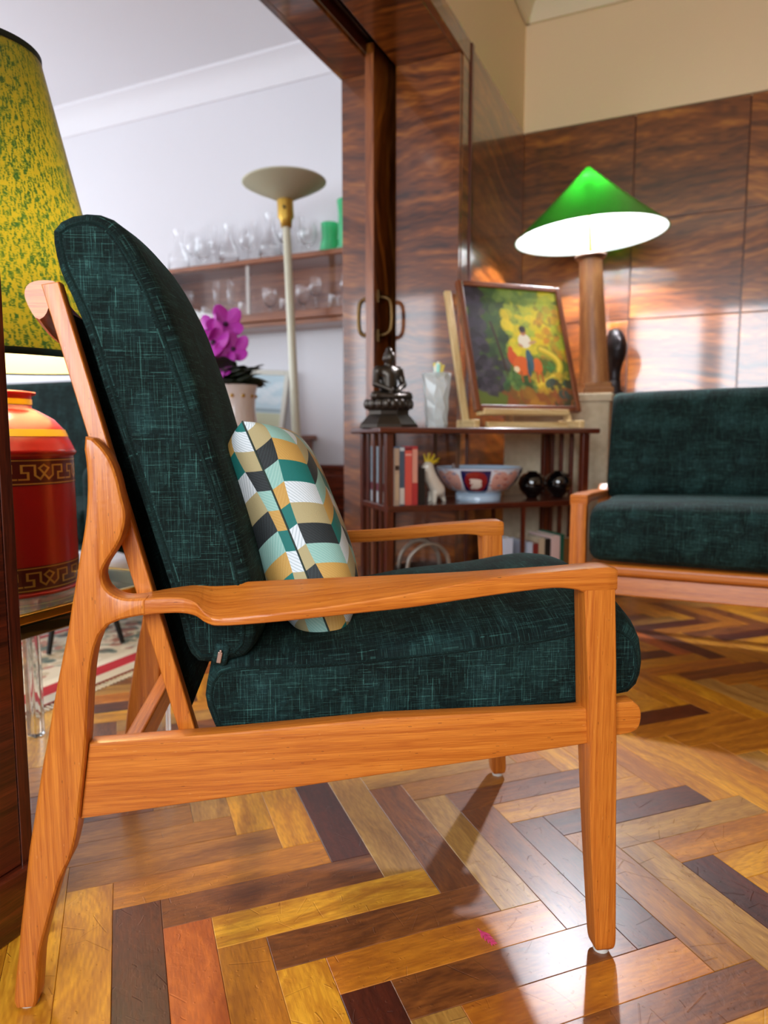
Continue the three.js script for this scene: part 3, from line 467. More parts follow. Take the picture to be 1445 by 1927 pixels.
// ------------------------------------------------------------------ sofa against the panelled wall
{
  const SW = 1.55, s = thing('sofa', 'low wooden-framed sofa in dark green velvet before the panelled wall', 'sofa', [-0.378, 0, -2.21]);
  const C = (n, g, grain) => put(n, uvBox(g, grain), chairWood, s);
  for (const x of [0.026, SW - 0.026]) {
    C('front_leg', loftAlong([[0, [[x - 0.016, -0.006], [x + 0.016, -0.006], [x + 0.016, -0.034], [x - 0.016, -0.034]]], [0.3, [[x - 0.024, 0], [x + 0.024, 0], [x + 0.024, -0.042], [x - 0.024, -0.042]]], [0.535, [[x - 0.024, 0], [x + 0.024, 0], [x + 0.024, -0.044], [x - 0.024, -0.044]]]], 0.006, 'y'), 'y');
    C('armrest', extrude([[-0.004, 0.528], [-0.045, 0.528], [-0.1, 0.534], [-0.4, 0.52], [-0.64, 0.512], [-0.64, 0.54], [-0.4, 0.55], [-0.1, 0.562], [-0.006, 0.562], [0, 0.556]].map(([z, y]) => [z, y]), -0.027, 0.027, 0.006).rotateY(-PI / 2).translate(x, 0, 0), 'z');
    C('rear_leg', extrude([[-0.60, 0.56], [-0.625, 0.50], [-0.66, 0.3], [-0.72, 0], [-0.69, 0], [-0.62, 0.25], [-0.575, 0.46], [-0.57, 0.54]], -0.02, 0.02, 0.006).rotateY(-PI / 2).translate(x, 0, 0), 'y');
  }
  C('front_rail', span(0.045, SW - 0.045, 0.318, 0.352, -0.05, 0.004, 0.012), 'x');
  C('apron', place(box(SW - 0.1, 0.058, 0.02, 0, 0, 0, 0.004), SW / 2, 0.256, -0.016, 0, -0.16), 'x');
  C('rear_rail', span(0.05, SW - 0.05, 0.27, 0.34, -0.66, -0.63, 0.006), 'x');
  for (const x of [0.06, SW - 0.06]) C('side_rail', span(x - 0.012, x + 0.012, 0.27, 0.335, -0.64, -0.04, 0.004), 'z');
  for (let i = 0; i < 6; i++) C('seat_slat', span(0.06, SW - 0.06, 0.322, 0.334, -0.13 - i * 0.09, -0.08 - i * 0.09, 0.003), 'x');
  for (const y of [0.44, 0.58, 0.72]) C('back_slat', place(box(SW - 0.12, 0.05, 0.014, 0, 0, 0, 0.004), SW / 2, y, -0.665 - (y - 0.44) * 0.22, 0, -0.2), 'x');
  const turned = (c) => { for (const g of [c.geo, ...c.seams]) g.rotateY(-PI / 2); return c; };  // side outline drawn in z-y, swept along x
  const seat = turned(cushion([[0.012, 0.378], [0.03, 0.42], [0.034, 0.47], [0.022, 0.512], [-0.01, 0.527], [-0.3, 0.522], [-0.55, 0.505], [-0.56, 0.43], [-0.55, 0.352], [-0.3, 0.352], [-0.03, 0.36]], -0.062, -SW + 0.062, { r: 0.03, crown: (t, p, q) => (q[1] > 0.3 ? 0.02 : 0.006) * Math.sin(PI * t) ** 0.4 }));
  const sm = put('seat_cushion', seat.geo, velvet, s); for (const g of seat.seams) put('piping', g, velvet, sm);
  const back = turned(cushion([[-0.5, 0.53], [-0.475, 0.57], [-0.50, 0.7], [-0.54, 0.84], [-0.57, 0.895], [-0.62, 0.905], [-0.69, 0.885], [-0.675, 0.75], [-0.64, 0.56], [-0.6, 0.515], [-0.54, 0.512]], -0.05, -SW + 0.05, { r: 0.022, crown: (t, p, q) => q[0] > 0.3 ? 0.015 * Math.sin(PI * t) ** 0.5 : 0 }));
  const bm = put('back_cushion', back.geo, velvet, s); for (const g of back.seams) put('piping', g, velvet, bm);
}
// ------------------------------------------------------------------ bookcase set across the corner
const BK = new THREE.Group(); BK.position.set(-0.996, 0, -2.2); BK.rotation.y = 44 * PI / 180; BK.updateMatrixWorld();
const onBook = (t, y, off) => V(t, y, -off).applyMatrix4(BK.matrixWorld).toArray(), BKT = BK.rotation.y;
const BD = 0.30, BW = 0.82, TOP = 0.772, MID = 0.5, LOW = 0.15;
{
  const b = thing('bookcase', 'dark mahogany open bookcase with slatted ends set across the corner', 'bookcase', [-0.996, 0, -2.2], BKT);
  const C = (n, g, grain = 'x') => put(n, uvBox(g, grain), mahogany, b);
  C('top', span(-0.035, BW + 0.035, TOP - 0.02, TOP, 0.02, -BD - 0.02, 0.006));
  C('shelf', span(0, BW, MID - 0.022, MID, 0, -BD, 0.003)); C('shelf', span(0, BW, LOW - 0.022, LOW, 0, -BD, 0.003));
  for (const x of [0.012, BW - 0.012]) {
    C('post', span(x - 0.014, x + 0.014, 0, TOP - 0.02, -0.002, -0.03, 0.002), 'y'); C('post', span(x - 0.014, x + 0.014, 0, TOP - 0.02, -BD + 0.028, -BD, 0.002), 'y');
    for (const z of [-0.10, -0.17, -0.235]) C('end_slat', span(x - 0.006, x + 0.006, LOW, TOP - 0.02, z - 0.009, z + 0.009, 0.002), 'y');
  }
  C('divider', span(0.538, 0.55, LOW, MID - 0.022, -0.004, -0.018), 'y'); C('divider', span(0.562, 0.574, LOW, MID - 0.022, -BD + 0.02, -BD + 0.006), 'y'); C('divider', span(0.300, 0.312, MID, TOP - 0.02, -BD + 0.02, -BD + 0.006), 'y');
}
const paper = std({ color: 0xe8e0d0, roughness: 0.9 });
function book(label, t, w, y, h, dep, cover, off = 0.02, o = {}) { // upright, spine to the shelf front
  const g = thing('book', label, 'book', onBook(t + w / 2, y, off + dep / 2), BKT + (o.turn || 0), o.group);
  const m = std({ color: cover, roughness: o.gloss ?? 0.5 }), c = 0.0018;
  put('cover', join(span(-w / 2, -w / 2 + c, 0, h, -dep / 2, dep / 2), span(w / 2 - c, w / 2, 0, h, -dep / 2, dep / 2), span(-w / 2 + c, w / 2 - c, 0, h, dep / 2 - c, dep / 2)), m, g);
  put('pages', span(-w / 2 + c, w / 2 - c, 0.003, h - 0.003, -dep / 2 + 0.003, dep / 2 - c), paper, g);
  for (const [a, b2, col] of o.bands || []) put('spine_band', span(-w / 2 + 0.001, w / 2 - 0.001, h * a, h * b2, dep / 2, dep / 2 + 0.0006), std({ color: col, roughness: 0.5 }), g);
  return g;
}
book('thin cream paperback at the left of the middle bookcase shelf', 0.036, 0.017, MID, 0.2, 0.105, 0xbfa48c, 0.02, { bands: [[0.1, 0.55, 0xcab294], [0.62, 0.7, 0x3a2418]] });
book('slate blue book with white foot band on the middle shelf', 0.054, 0.019, MID, 0.205, 0.105, 0x4a5a6e, 0.02, { bands: [[0.02, 0.3, 0xd8d2cc], [0.93, 0.99, 0xcdd8de]] });
book('coral red book on the middle bookcase shelf', 0.074, 0.026, MID, 0.193, 0.105, 0xd8564a, 0.02, { bands: [[0.9, 0.94, 0xe8a090]] });
book('red book with pale spine next to the coral one', 0.101, 0.021, MID, 0.207, 0.105, 0xb23434, 0.02, { bands: [[0.38, 0.95, 0xd89a86]] });
book('short black book beside the white cockatoo figurine', 0.123, 0.027, MID, 0.13, 0.105, 0x14100f, 0.02);
{ const b = book('pale blue-grey binder behind the bookcase end slats', 0.028, 0.05, MID, 0.205, 0.13, 0x9fb4bd, 0.14, { bands: [] }); b.children[0].material = std({ map: paint(64, 128, (c, w, h) => { c.fillStyle = '#a6bcc6'; c.fillRect(0, 0, w, h); c.fillStyle = '#8a4858'; c.fillRect(0, h * 0.66, w, h * 0.14); c.fillStyle = '#dfe3e6'; c.fillRect(0, h * 0.82, w, h * 0.18); }), roughness: 0.5 }); }
book('white slim book at the left of the low shelf row', 0.48, 0.034, LOW, 0.21, 0.16, 0xc9cfe0, 0.03);
book('pale grey book beside the shelf divider, low shelf', 0.58, 0.02, LOW, 0.19, 0.16, 0xb9c0cf, 0.03);
book('dark red book on the low shelf', 0.603, 0.022, LOW, 0.185, 0.16, 0x7c2620, 0.03);
book('beige clothbound book on the low shelf', 0.627, 0.026, LOW, 0.205, 0.16, 0xb7a388, 0.03);
book('black book on the low shelf', 0.655, 0.024, LOW, 0.2, 0.16, 0x17130f, 0.03);
book('tall pale pink book on the low shelf', 0.681, 0.04, LOW, 0.21, 0.16, 0xd9b9b2, 0.03);
book('dark green book on the low shelf', 0.723, 0.016, LOW, 0.215, 0.16, 0x1d5a44, 0.03);
book('brown leather book at the right end of the low shelf', 0.741, 0.036, LOW, 0.2, 0.16, 0x7a5228, 0.03);
{ // basket with two pale bent handles on the low shelf
  const g = thing('basket', 'dark woven basket with two pale bent handles on the low shelf', 'basket', onBook(0.2, LOW, 0.15), BKT);
  put('body', lathe([[0, 0], [0.09, 0], [0.105, 0.05], [0.11, 0.1], [0.104, 0.1], [0.098, 0.05], [0.085, 0.008], [0, 0.008]], 32), std({ map: woodTex(0x1d0e07, 0x4a2a14, { s: 61, w: 256, h: 256, fy: 30 }), roughness: 0.7 }), g);
  const hm = std({ color: 0x9d9488, roughness: 0.3, metalness: 0.4 });
  for (const z of [-0.045, 0.045]) put('handle', tube([[-0.085, 0.09, z], [-0.07, 0.15, z], [-0.02, 0.19, z * 1.1], [0.03, 0.19, z * 1.1], [0.075, 0.15, z], [0.088, 0.09, z]], 0.008, 30, 8), hm, g);
}
{ // cockatoo
  const g = thing('cockatoo_figurine', 'white cockatoo figurine with raised yellow crest', 'figurine', onBook(0.215, MID, 0.1), BKT + 0.2);
  const white = phy({ color: 0xe6dccb, roughness: 0.35, clearcoat: 0.6 }), yellow = phy({ color: 0xe0c020, roughness: 0.4, clearcoat: 0.5 });
  put('body', surface((p) => { let d = capsule(p, [-0.012, 0.095, 0], [0.02, 0.045, 0], 0.024, 0.027); d = smin(d, ball(p, [-0.022, 0.128, 0], [0.022, 0.023, 0.02]), 0.02); d = smin(d, capsule(p, [0.025, 0.05, 0], [0.052, 0.004, 0], 0.016, 0.007), 0.015); d = smin(d, capsule(p, [0.0, 0.03, 0.012], [-0.003, 0.004, 0.014], 0.011, 0.009), 0.008); d = smin(d, capsule(p, [0.0, 0.03, -0.012], [-0.003, 0.004, -0.014], 0.011, 0.009), 0.008); return smin(d, capsule(p, [-0.040, 0.126, 0], [-0.048, 0.112, 0], 0.009, 0.004), 0.006); }, [0, 0.075, 0], 0.085, 60), white, g);
  const feathers = []; for (let i = 0; i < 7; i++) { const a = 1.95 - i * 0.27; feathers.push(rod([-0.022 + 0.012 * Math.cos(a), 0.134 + 0.012 * Math.sin(a), (i % 2 - 0.5) * 0.006], [-0.018 + 0.05 * Math.cos(a), 0.136 + 0.046 * Math.sin(a), (i % 2 - 0.5) * 0.012], 0.007, 0.002, 8)); }
  put('crest', join(feathers), yellow, g);
  put('beak', place(new THREE.ConeGeometry(0.006, 0.016, 10), -0.049, 0.118, 0, 0, 0, 2.7), std({ color: 0x3a3634, roughness: 0.4 }), g);
  put('tail_tip', rod([0.046, 0.016, 0], [0.054, 0.003, 0], 0.008, 0.006), yellow, g);
}
{ // large painted porcelain bowl
  const g = thing('porcelain_bowl', 'porcelain bowl with blue, red and pink painted panels', 'bowl', onBook(0.425, MID, 0.145), BKT);
  const t = paint(1024, 256, (c, w, h) => {
    c.fillStyle = '#d9dee8'; c.fillRect(0, 0, w, h); const r = rng(15);
    for (let k = 0; k < 4; k++) {
      const x = k * w / 4; c.fillStyle = '#1b1c52'; c.fillRect(x + 72, 0, 112, h); c.fillStyle = '#8a1e22'; c.beginPath(); c.ellipse(x + 128, h * 0.5, 46, 92, 0, 0, 7); c.fill(); c.fillStyle = '#e4d8cc'; c.beginPath(); for (let q = 0; q < 12; q++) c.ellipse(x + 128 + Math.cos(q) * 12, h * 0.55 + Math.sin(q * 2.1) * 30, 12, 22, q, 0, 7); c.fill();
      c.fillStyle = '#d9a79c'; for (const o of [30, 226]) { c.beginPath(); c.ellipse(x + o, h * 0.46, 34, 84, 0, 0, 7); c.fill(); }
      for (let q = 0; q < 26; q++) { c.fillStyle = ['#a84a4a', '#6b86b8', '#c98a6a'][q % 3]; c.globalAlpha = 0.6; c.beginPath(); c.arc(x + r() * 70 - 6 + (q % 2) * 190, r() * h, 4 + r() * 7, 0, 7); c.fill(); } c.globalAlpha = 1;
    }
    c.fillStyle = '#c9d3e6'; c.fillRect(0, 0, w, 22);
  });
  const gl = phy({ map: t, roughness: 0.2, clearcoat: 1 }), plain = phy({ color: 0xb9cfe4, roughness: 0.2, clearcoat: 1 });
  put('bowl_wall', lathe([[0.085, 0.03], [0.12, 0.045], [0.145, 0.075], [0.162, 0.105], [0.168, 0.124]], 64).rotateY(-1.32), gl, g);
  put('interior', lathe([[0.168, 0.124], [0.163, 0.126], [0.156, 0.105], [0.138, 0.075], [0.11, 0.046], [0, 0.036]], 64), plain, g);
  put('foot_ring', lathe([[0.07, 0.03], [0.08, 0], [0.086, 0], [0.088, 0.031], [0, 0.034]], 48), plain, g);
}
for (const [t, l] of [[0.652, 'round black glass vase next to the painted bowl'], [0.772, 'round black glass vase at the right end of the middle shelf']]) {
  const g = put('vase', lathe([[0, 0], [0.02, 0], [0.022, 0.006], [0.03, 0.014], [0.048, 0.035], [0.055, 0.058], [0.048, 0.083], [0.034, 0.096], [0.022, 0.099], [0.018, 0.106], [0.014, 0.106], [0.014, 0.09], [0, 0.06]], 40), phy({ color: 0x070708, roughness: 0.12, clearcoat: 1 })); tag(g, l, 'vase'); g.position.set(...onBook(t, MID, 0.13));
}
{ // seated bronze figure on lotus base
  const bronze = std({ color: 0x4a443e, metalness: 0.85, roughness: 0.34 });
  const g = thing('buddha_statue', 'dark bronze seated buddha on a stepped lotus base, top of the bookcase', 'statue', onBook(0.055, TOP, 0.135), BKT + 0.15);
  put('pedestal', (() => { const q = lathe([[0, 0], [0.118, 0], [0.115, 0.012], [0.098, 0.03], [0.088, 0.04], [0.08, 0.048], [0.08, 0.06], [0.088, 0.068], [0.092, 0.082], [0.085, 0.098], [0, 0.1]], 8); q.scale(1, 1, 0.8); return toCreasedNormals(q, 0.4); })(), bronze, g);
  const petals = []; for (let i = 0; i < 18; i++) { const a = i / 18 * 2 * PI, e = new THREE.SphereGeometry(0.016, 10, 8); e.scale(0.95, 1.1, 0.5); petals.push(e.rotateY(-a + PI / 2).translate(Math.cos(a) * 0.086, 0.084, Math.sin(a) * 0.069)); }
  put('lotus_petals', join(petals), bronze, g);
  put('figure', surface((p) => {
    const m = [Math.abs(p[0]), p[1], p[2]];
    let d = capsule(m, [0, 0.145, -0.005], [0, 0.185, -0.005], 0.032, 0.034); d = smin(d, capsule(m, [0, 0.2, -0.004], [0.04, 0.205, -0.004], 0.02, 0.017), 0.016);
    d = smin(d, capsule(m, [0.02, 0.115, 0.0], [0.068, 0.113, 0.022], 0.02, 0.016), 0.014); d = smin(d, capsule(m, [0.064, 0.112, 0.026], [0.005, 0.11, 0.05], 0.014, 0.012), 0.01);
    d = smin(d, capsule(m, [0.047, 0.2, -0.004], [0.056, 0.155, 0.006], 0.014, 0.012), 0.008); d = smin(d, capsule(m, [0.056, 0.155, 0.006], [0.012, 0.132, 0.045], 0.011, 0.009), 0.006);
    d = smin(d, capsule(m, [0, 0.21, 0], [0, 0.235, 0.002], 0.014, 0.013), 0.01); d = smin(d, ball(m, [0, 0.25, 0.004], [0.021, 0.026, 0.023]), 0.008); d = smin(d, ball(m, [0, 0.276, 0.0], [0.011, 0.012, 0.011]), 0.006);
    return smin(d, ball(m, [0.021, 0.247, 0.002], [0.004, 0.012, 0.006]), 0.003);
  }, [0, 0.19, 0.01], 0.105, 76), bronze, g);
}
{ // cut crystal vase with paper sticks
  const g = thing('crystal_vase', 'tall cut crystal vase filled with pale paper sticks', 'vase', onBook(0.24, TOP, 0.13), BKT + 0.35);
  const cut = phy({ color: 0xf6ffff, roughness: 0.15, transmission: 0.55, thickness: 0.02, ior: 1.5 });
  const rings = []; for (const [y, r, q] of [[0, 0.038, 0], [0.012, 0.042, 0], [0.04, 0.041, 0.2], [0.075, 0.045, 0], [0.11, 0.045, 0.2], [0.15, 0.050, 0], [0.185, 0.053, 0.2], [0.2, 0.054, 0]]) rings.push([...Array(8)].map((_, i) => V(Math.cos(i / 8 * 2 * PI + q) * r, y, Math.sin(i / 8 * 2 * PI + q) * r)));
  put('vase_body', loft(rings, true, 0.15), cut, g);
  const r = rng(3), st = { 0xf2ead8: [], 0xe8cf62: [], 0x9fd8cc: [] }; for (let i = 0; i < 14; i++) { const a = r() * 7, q = r() * 0.026; Object.values(st)[i % 3].push(rod([Math.cos(a) * q * 0.7, 0.19, Math.sin(a) * q * 0.7], [Math.cos(a) * q * 1.3, 0.218 + r() * 0.026, Math.sin(a) * q * 1.3], 0.006, 0.006, 6)); }
  for (const [c, q] of Object.entries(st)) put('paper_sticks', join(q), std({ color: +c, roughness: 0.7 }), g);
}
// ------------------------------------------------------------------ painting on a table easel
{
  const art = paint(512, 608, (c, w, h) => {
    const r = rng(42), blob = (n, x0, x1, y0, y1, cs, s0, s1, al = 0.55) => { for (let i = 0; i < n; i++) { c.globalAlpha = al; c.fillStyle = cs[Math.floor(r() * cs.length)]; c.beginPath(); c.ellipse(mix(x0, x1, r()) * w, mix(y0, y1, r()) * h, mix(s0, s1, r()), mix(s0, s1, r()) * 0.7, r() * 3, 0, 7); c.fill(); } c.globalAlpha = 1; };
    c.fillStyle = '#5c6a24'; c.fillRect(0, 0, w, h);
    blob(200, 0.05, 0.55, 0, 0.85, ['#2f4a22', '#3d5a2a', '#25391d', '#55702f'], 14, 44);
    blob(160, 0.42, 0.95, 0.02, 0.55, ['#c9c22a', '#e0c822', '#a8b83a', '#b7bd35'], 16, 46);
    blob(50, 0.38, 0.85, 0.22, 0.55, ['#e8c91c', '#f0d42a', '#d8c423'], 14, 40, 0.7);
    blob(45, 0.7, 1, 0.1, 0.6, ['#c98a24', '#d87a20', '#b58a2a', '#8f7a2a'], 10, 34);
    blob(60, 0.35, 0.75, 0, 0.12, ['#6f8a3a', '#839a44', '#55752f'], 14, 36);
    blob(90, 0.0, 0.16, 0, 0.9, ['#2c2830', '#3a3540', '#1f1b22', '#4a4450'], 14, 40, 0.8); blob(40, 0.12, 0.34, 0.62, 0.92, ['#2c2830', '#39343c', '#4d4752'], 12, 34, 0.7);
    c.strokeStyle = '#3a2616'; c.lineWidth = 12; c.beginPath(); c.moveTo(w * 0.24, h * 0.3); c.quadraticCurveTo(w * 0.3, h * 0.5, w * 0.36, h * 0.86); c.stroke();
    c.lineCap = 'round'; for (const [col, lw, o] of [['#a8a02a', 40, 0], ['#d9b826', 26, -4], ['#ecd04a', 12, -8]]) { c.strokeStyle = col; c.lineWidth = lw; c.beginPath(); c.moveTo(w * 0.72, h * 0.52 + o); c.bezierCurveTo(w * 1.02, h * 0.62 + o, w * 0.9, h * 0.74 + o, w * 0.6, h * 0.84 + o); c.stroke(); }
    blob(60, 0.3, 0.8, 0.84, 1, ['#9a6a24', '#b07a2a', '#7a5420', '#8a4a22'], 16, 44, 0.7); blob(40, 0.3, 0.62, 0.72, 0.85, ['#3f6a34', '#557a3a', '#2c4a2a', '#7a9a4a'], 10, 26);
    blob(20, 0.68, 0.84, 0.63, 0.70, ['#3f7a3a', '#4a8a40'], 6, 16, 0.7); blob(60, 0.55, 0.95, 0.72, 0.86, ['#c9a02a', '#b58a24', '#d8b43a', '#8a8a2a'], 8, 26, 0.5); blob(40, 0.76, 1, 0.78, 1, ['#2f4a4a', '#7a4422', '#93502a', '#3a3a24'], 10, 34, 0.8);
    const el = (col, x, y, a, b, q = 0) => { c.fillStyle = col; c.beginPath(); c.ellipse(x * w, y * h, a * w, b * h, q, 0, 7); c.fill(); };
    el('#d8561c', 0.42, 0.60, 0.05, 0.07, -0.3); el('#e2661e', 0.5, 0.66, 0.09, 0.08); el('#e06a22', 0.66, 0.66, 0.05, 0.07); el('#d8561c', 0.405, 0.53, 0.025, 0.03); el('#f0dcb0', 0.44, 0.69, 0.03, 0.025);
    c.strokeStyle = '#b0561e'; c.lineWidth = 9; for (const x of [0.48, 0.55, 0.64, 0.69]) { c.beginPath(); c.moveTo(w * x, h * 0.71); c.lineTo(w * (x + 0.005), h * 0.79); c.stroke(); }
    el('#3d6472', 0.59, 0.61, 0.035, 0.09, -0.1); el('#35565f', 0.57, 0.68, 0.02, 0.07); el('#efe4cc', 0.565, 0.45, 0.065, 0.06); el('#c99a6a', 0.645, 0.46, 0.045, 0.013, -0.3); el('#c9925e', 0.515, 0.49, 0.03, 0.013, 0.5); el('#b9794a', 0.562, 0.372, 0.03, 0.035); el('#2a1c14', 0.56, 0.352, 0.034, 0.028);
  });
  const LEAN = 0.34, g = thing('painting', 'framed oil painting of a figure with orange calves on a sunlit path', 'painting', onBook(0.595, TOP + 0.062, 0.07), BKT), pw = 0.455, ph = 0.53, q = new THREE.Matrix4().makeRotationX(-LEAN);
  const P = (n, geo, m) => put(n, geo.applyMatrix4(q), m, g), fw = phy({ map: rep(woodTex(0x4a1f0c, 0x8a4a22, { s: 66, w: 256, h: 256 }), 3, 5), roughness: 0.35, clearcoat: 0.5 });
  P('canvas', box(pw - 0.03, ph - 0.03, 0.012, 0, 0.015, 0), std({ map: art, roughness: 0.5 })); g.children[0].material.side = THREE.FrontSide;
  for (const s of [-1, 1]) P('frame_bar', uvBox(box(0.022, ph, 0.026, s * (pw / 2 - 0.011), 0, 0, 0.004), 'y'), fw);
  for (const y of [0, ph - 0.022]) P('frame_bar', uvBox(box(pw - 0.044, 0.022, 0.026, 0, y, 0, 0.004), 'x'), fw);
  const e = thing('table_easel', 'pale wooden table easel holding the framed painting', 'easel', onBook(0.595, TOP + 0.001, 0.07), BKT);
  const beech = phy({ map: rep(woodTex(0xb8925a, 0xe6cc96, { s: 67, w: 256, h: 256 }), 3, 6), roughness: 0.45 });
  const E = (n, geo, grain) => put(n, uvBox(geo, grain), beech, e);
  E('ledge', box(0.36, 0.014, 0.06, -0.03, 0.046, 0.005, 0.003), 'x'); E('ledge_lip', box(0.36, 0.02, 0.008, -0.03, 0.05, 0.037, 0.002), 'x'); E('base_bar', box(0.34, 0.022, 0.022, -0.03, 0, 0.04, 0.003), 'x');
  for (const x of [-0.245, 0.2]) { const z0 = Math.sin(LEAN), c0 = Math.cos(LEAN); E('upright', place(box(0.026, 0.56, 0.018, 0, 0, 0, 0.003), x, 0, -0.03, 0, -LEAN), 'y'); E('foot', place(box(0.024, 0.03, 0.15, 0, 0, 0, 0.004), x, 0, -0.02), 'z'); }
  E('rear_leg', rod([0, 0.36, -0.16], [0.05, 0.0, -0.215], 0.008), 'y');
}
// ------------------------------------------------------------------ plinth, cone lamp and dark bust in the corner
{
  const rough = std({ map: tex(256, 256, (u, v) => mix3([176, 160, 132], [206, 192, 164], vn(u * 20, v * 20, 20, 20, 8) * 0.5 + vn(u * 70, v * 70, 70, 70, 9) * 0.5)), roughness: 0.85 });
  const p = thing('plinth', 'square beige stone plinth in the panelled corner', 'plinth', [-0.59, 0, -3.235]);
  put('shaft', uvBox(box(0.44, 0.885, 0.40, 0, 0, 0, 0.004)), rough, p); put('cap', uvBox(box(0.46, 0.035, 0.42, 0, 0.885, 0, 0.006)), rough, p);
  const L = thing('table_lamp', 'lit table lamp with green cone shade on a tapered wooden column', 'lamp', [-0.455, 0.9245, -3.2]);
  L.rotation.set(0, YAW, 0); L.rotateZ(0.06);
  const lw = phy({ map: rep(woodTex(0x6f4220, 0xa87444, { s: 68, w: 256, h: 256 }), 3, 6), roughness: 0.45 });
  put('base', uvBox(join(box(0.13, 0.026, 0.13, 0, 0, 0, 0.004), box(0.115, 0.02, 0.115, 0, 0.026, 0, 0.004)), 'x'), lw, L);
  put('column', uvBox(loft([[0.046, 0.062], [0.2, 0.058], [0.57, 0.047]].map(([y, r]) => [...Array(20)].map((_, i) => V(Math.cos(i / 20 * 2 * PI) * r, y, Math.sin(i / 20 * 2 * PI) * r))), true, 0.6), 'y'), lw, L);
  put('collar', lathe([[0, 0.57], [0.06, 0.572], [0.066, 0.58], [0.066, 0.586], [0.05, 0.592], [0, 0.592]], 32), std({ color: 0x5a3c2a, roughness: 0.4 }), L);
  put('stem', rod([0, 0.59, 0], [0, 0.83, 0], 0.006), brass, L);
  const R = 0.318, y0 = 0.665, y1 = 0.945;
  const sh = put('shade', lathe([[R, y0], [R * 0.5, mix(y0, y1, 0.5)], [0.012, y1], [0, y1 + 0.002]], 72), phy({ color: 0x1c8a1e, roughness: 0.35, transmission: 0.14, thickness: 0, side: THREE.DoubleSide }), L);
  put('lining', lathe([[R - 0.006, y0 + 0.0005], [R * 0.5 - 0.005, mix(y0, y1, 0.5) - 0.004], [0.012, y1 - 0.012], [0, y1 - 0.012]], 72), phy({ color: 0xf4f8f6, roughness: 0.6, transmission: 0.3, thickness: 0, side: THREE.DoubleSide }), sh);
  put('bulb', new THREE.SphereGeometry(0.028, 20, 14).translate(0, 0.872, 0), std({ color: 0xffffff, emissive: 0xf6f8ff, emissiveIntensity: 8 }), L);
  const pl = new THREE.PointLight(0xf4f4ff, 5, 0, 2); pl.position.set(0, 0.872, 0); pl.castShadow = true; pl.shadow.radius = 1.4; L.add(pl);
  const b = thing('bust', 'small dark bronze head on the plinth behind the lamp column', 'sculpture', [-0.388, 0.92, -3.33], 0.5);
  const dk = std({ color: 0x2a2426, metalness: 0.6, roughness: 0.4 });
  put('socle', lathe([[0, 0], [0.042, 0], [0.042, 0.02], [0.03, 0.028], [0.026, 0.07], [0, 0.075]], 24), dk, b);
  put('head', surface((p) => { let d = ball(p, [0, 0.21, 0], [0.046, 0.085, 0.056]); d = smin(d, capsule(p, [0, 0.16, -0.012], [0, 0.08, -0.005], 0.03, 0.026), 0.02); d = smin(d, capsule(p, [0, 0.27, -0.02], [0, 0.285, -0.045], 0.026, 0.018), 0.02); d = smin(d, ball(p, [0, 0.23, 0.05], [0.009, 0.016, 0.012]), 0.012); return smin(d, ball(p, [0, 0.205, 0.04], [0.018, 0.014, 0.014]), 0.012); }, [0, 0.18, 0], 0.13, 48), dk, b);
}
{ // pink petal on the floor
  const m = std({ color: 0xe8487f, roughness: 0.7, side: THREE.DoubleSide }), f = thing('petal_sprig', 'tiny pink feathery petal lying on the parquet', 'petal', [-0.283, 0.0008, -0.957], -0.6);
  const blade = (l, w) => { const s = new THREE.Shape(); s.moveTo(0, 0); s.quadraticCurveTo(l * 0.5, w, l, 0); s.quadraticCurveTo(l * 0.5, -w, 0, 0); return new THREE.ExtrudeGeometry(s, { depth: 0.0006, bevelEnabled: false }).rotateX(-PI / 2); };
  const gs = [blade(0.042, 0.005)]; for (let i = 0; i < 4; i++) for (const s of [-1, 1]) gs.push(blade(0.016 - i * 0.002, 0.003).rotateY(s * 0.5).translate(0.008 + i * 0.008, 0, 0));
  put('frond', join(gs), m, f);
}

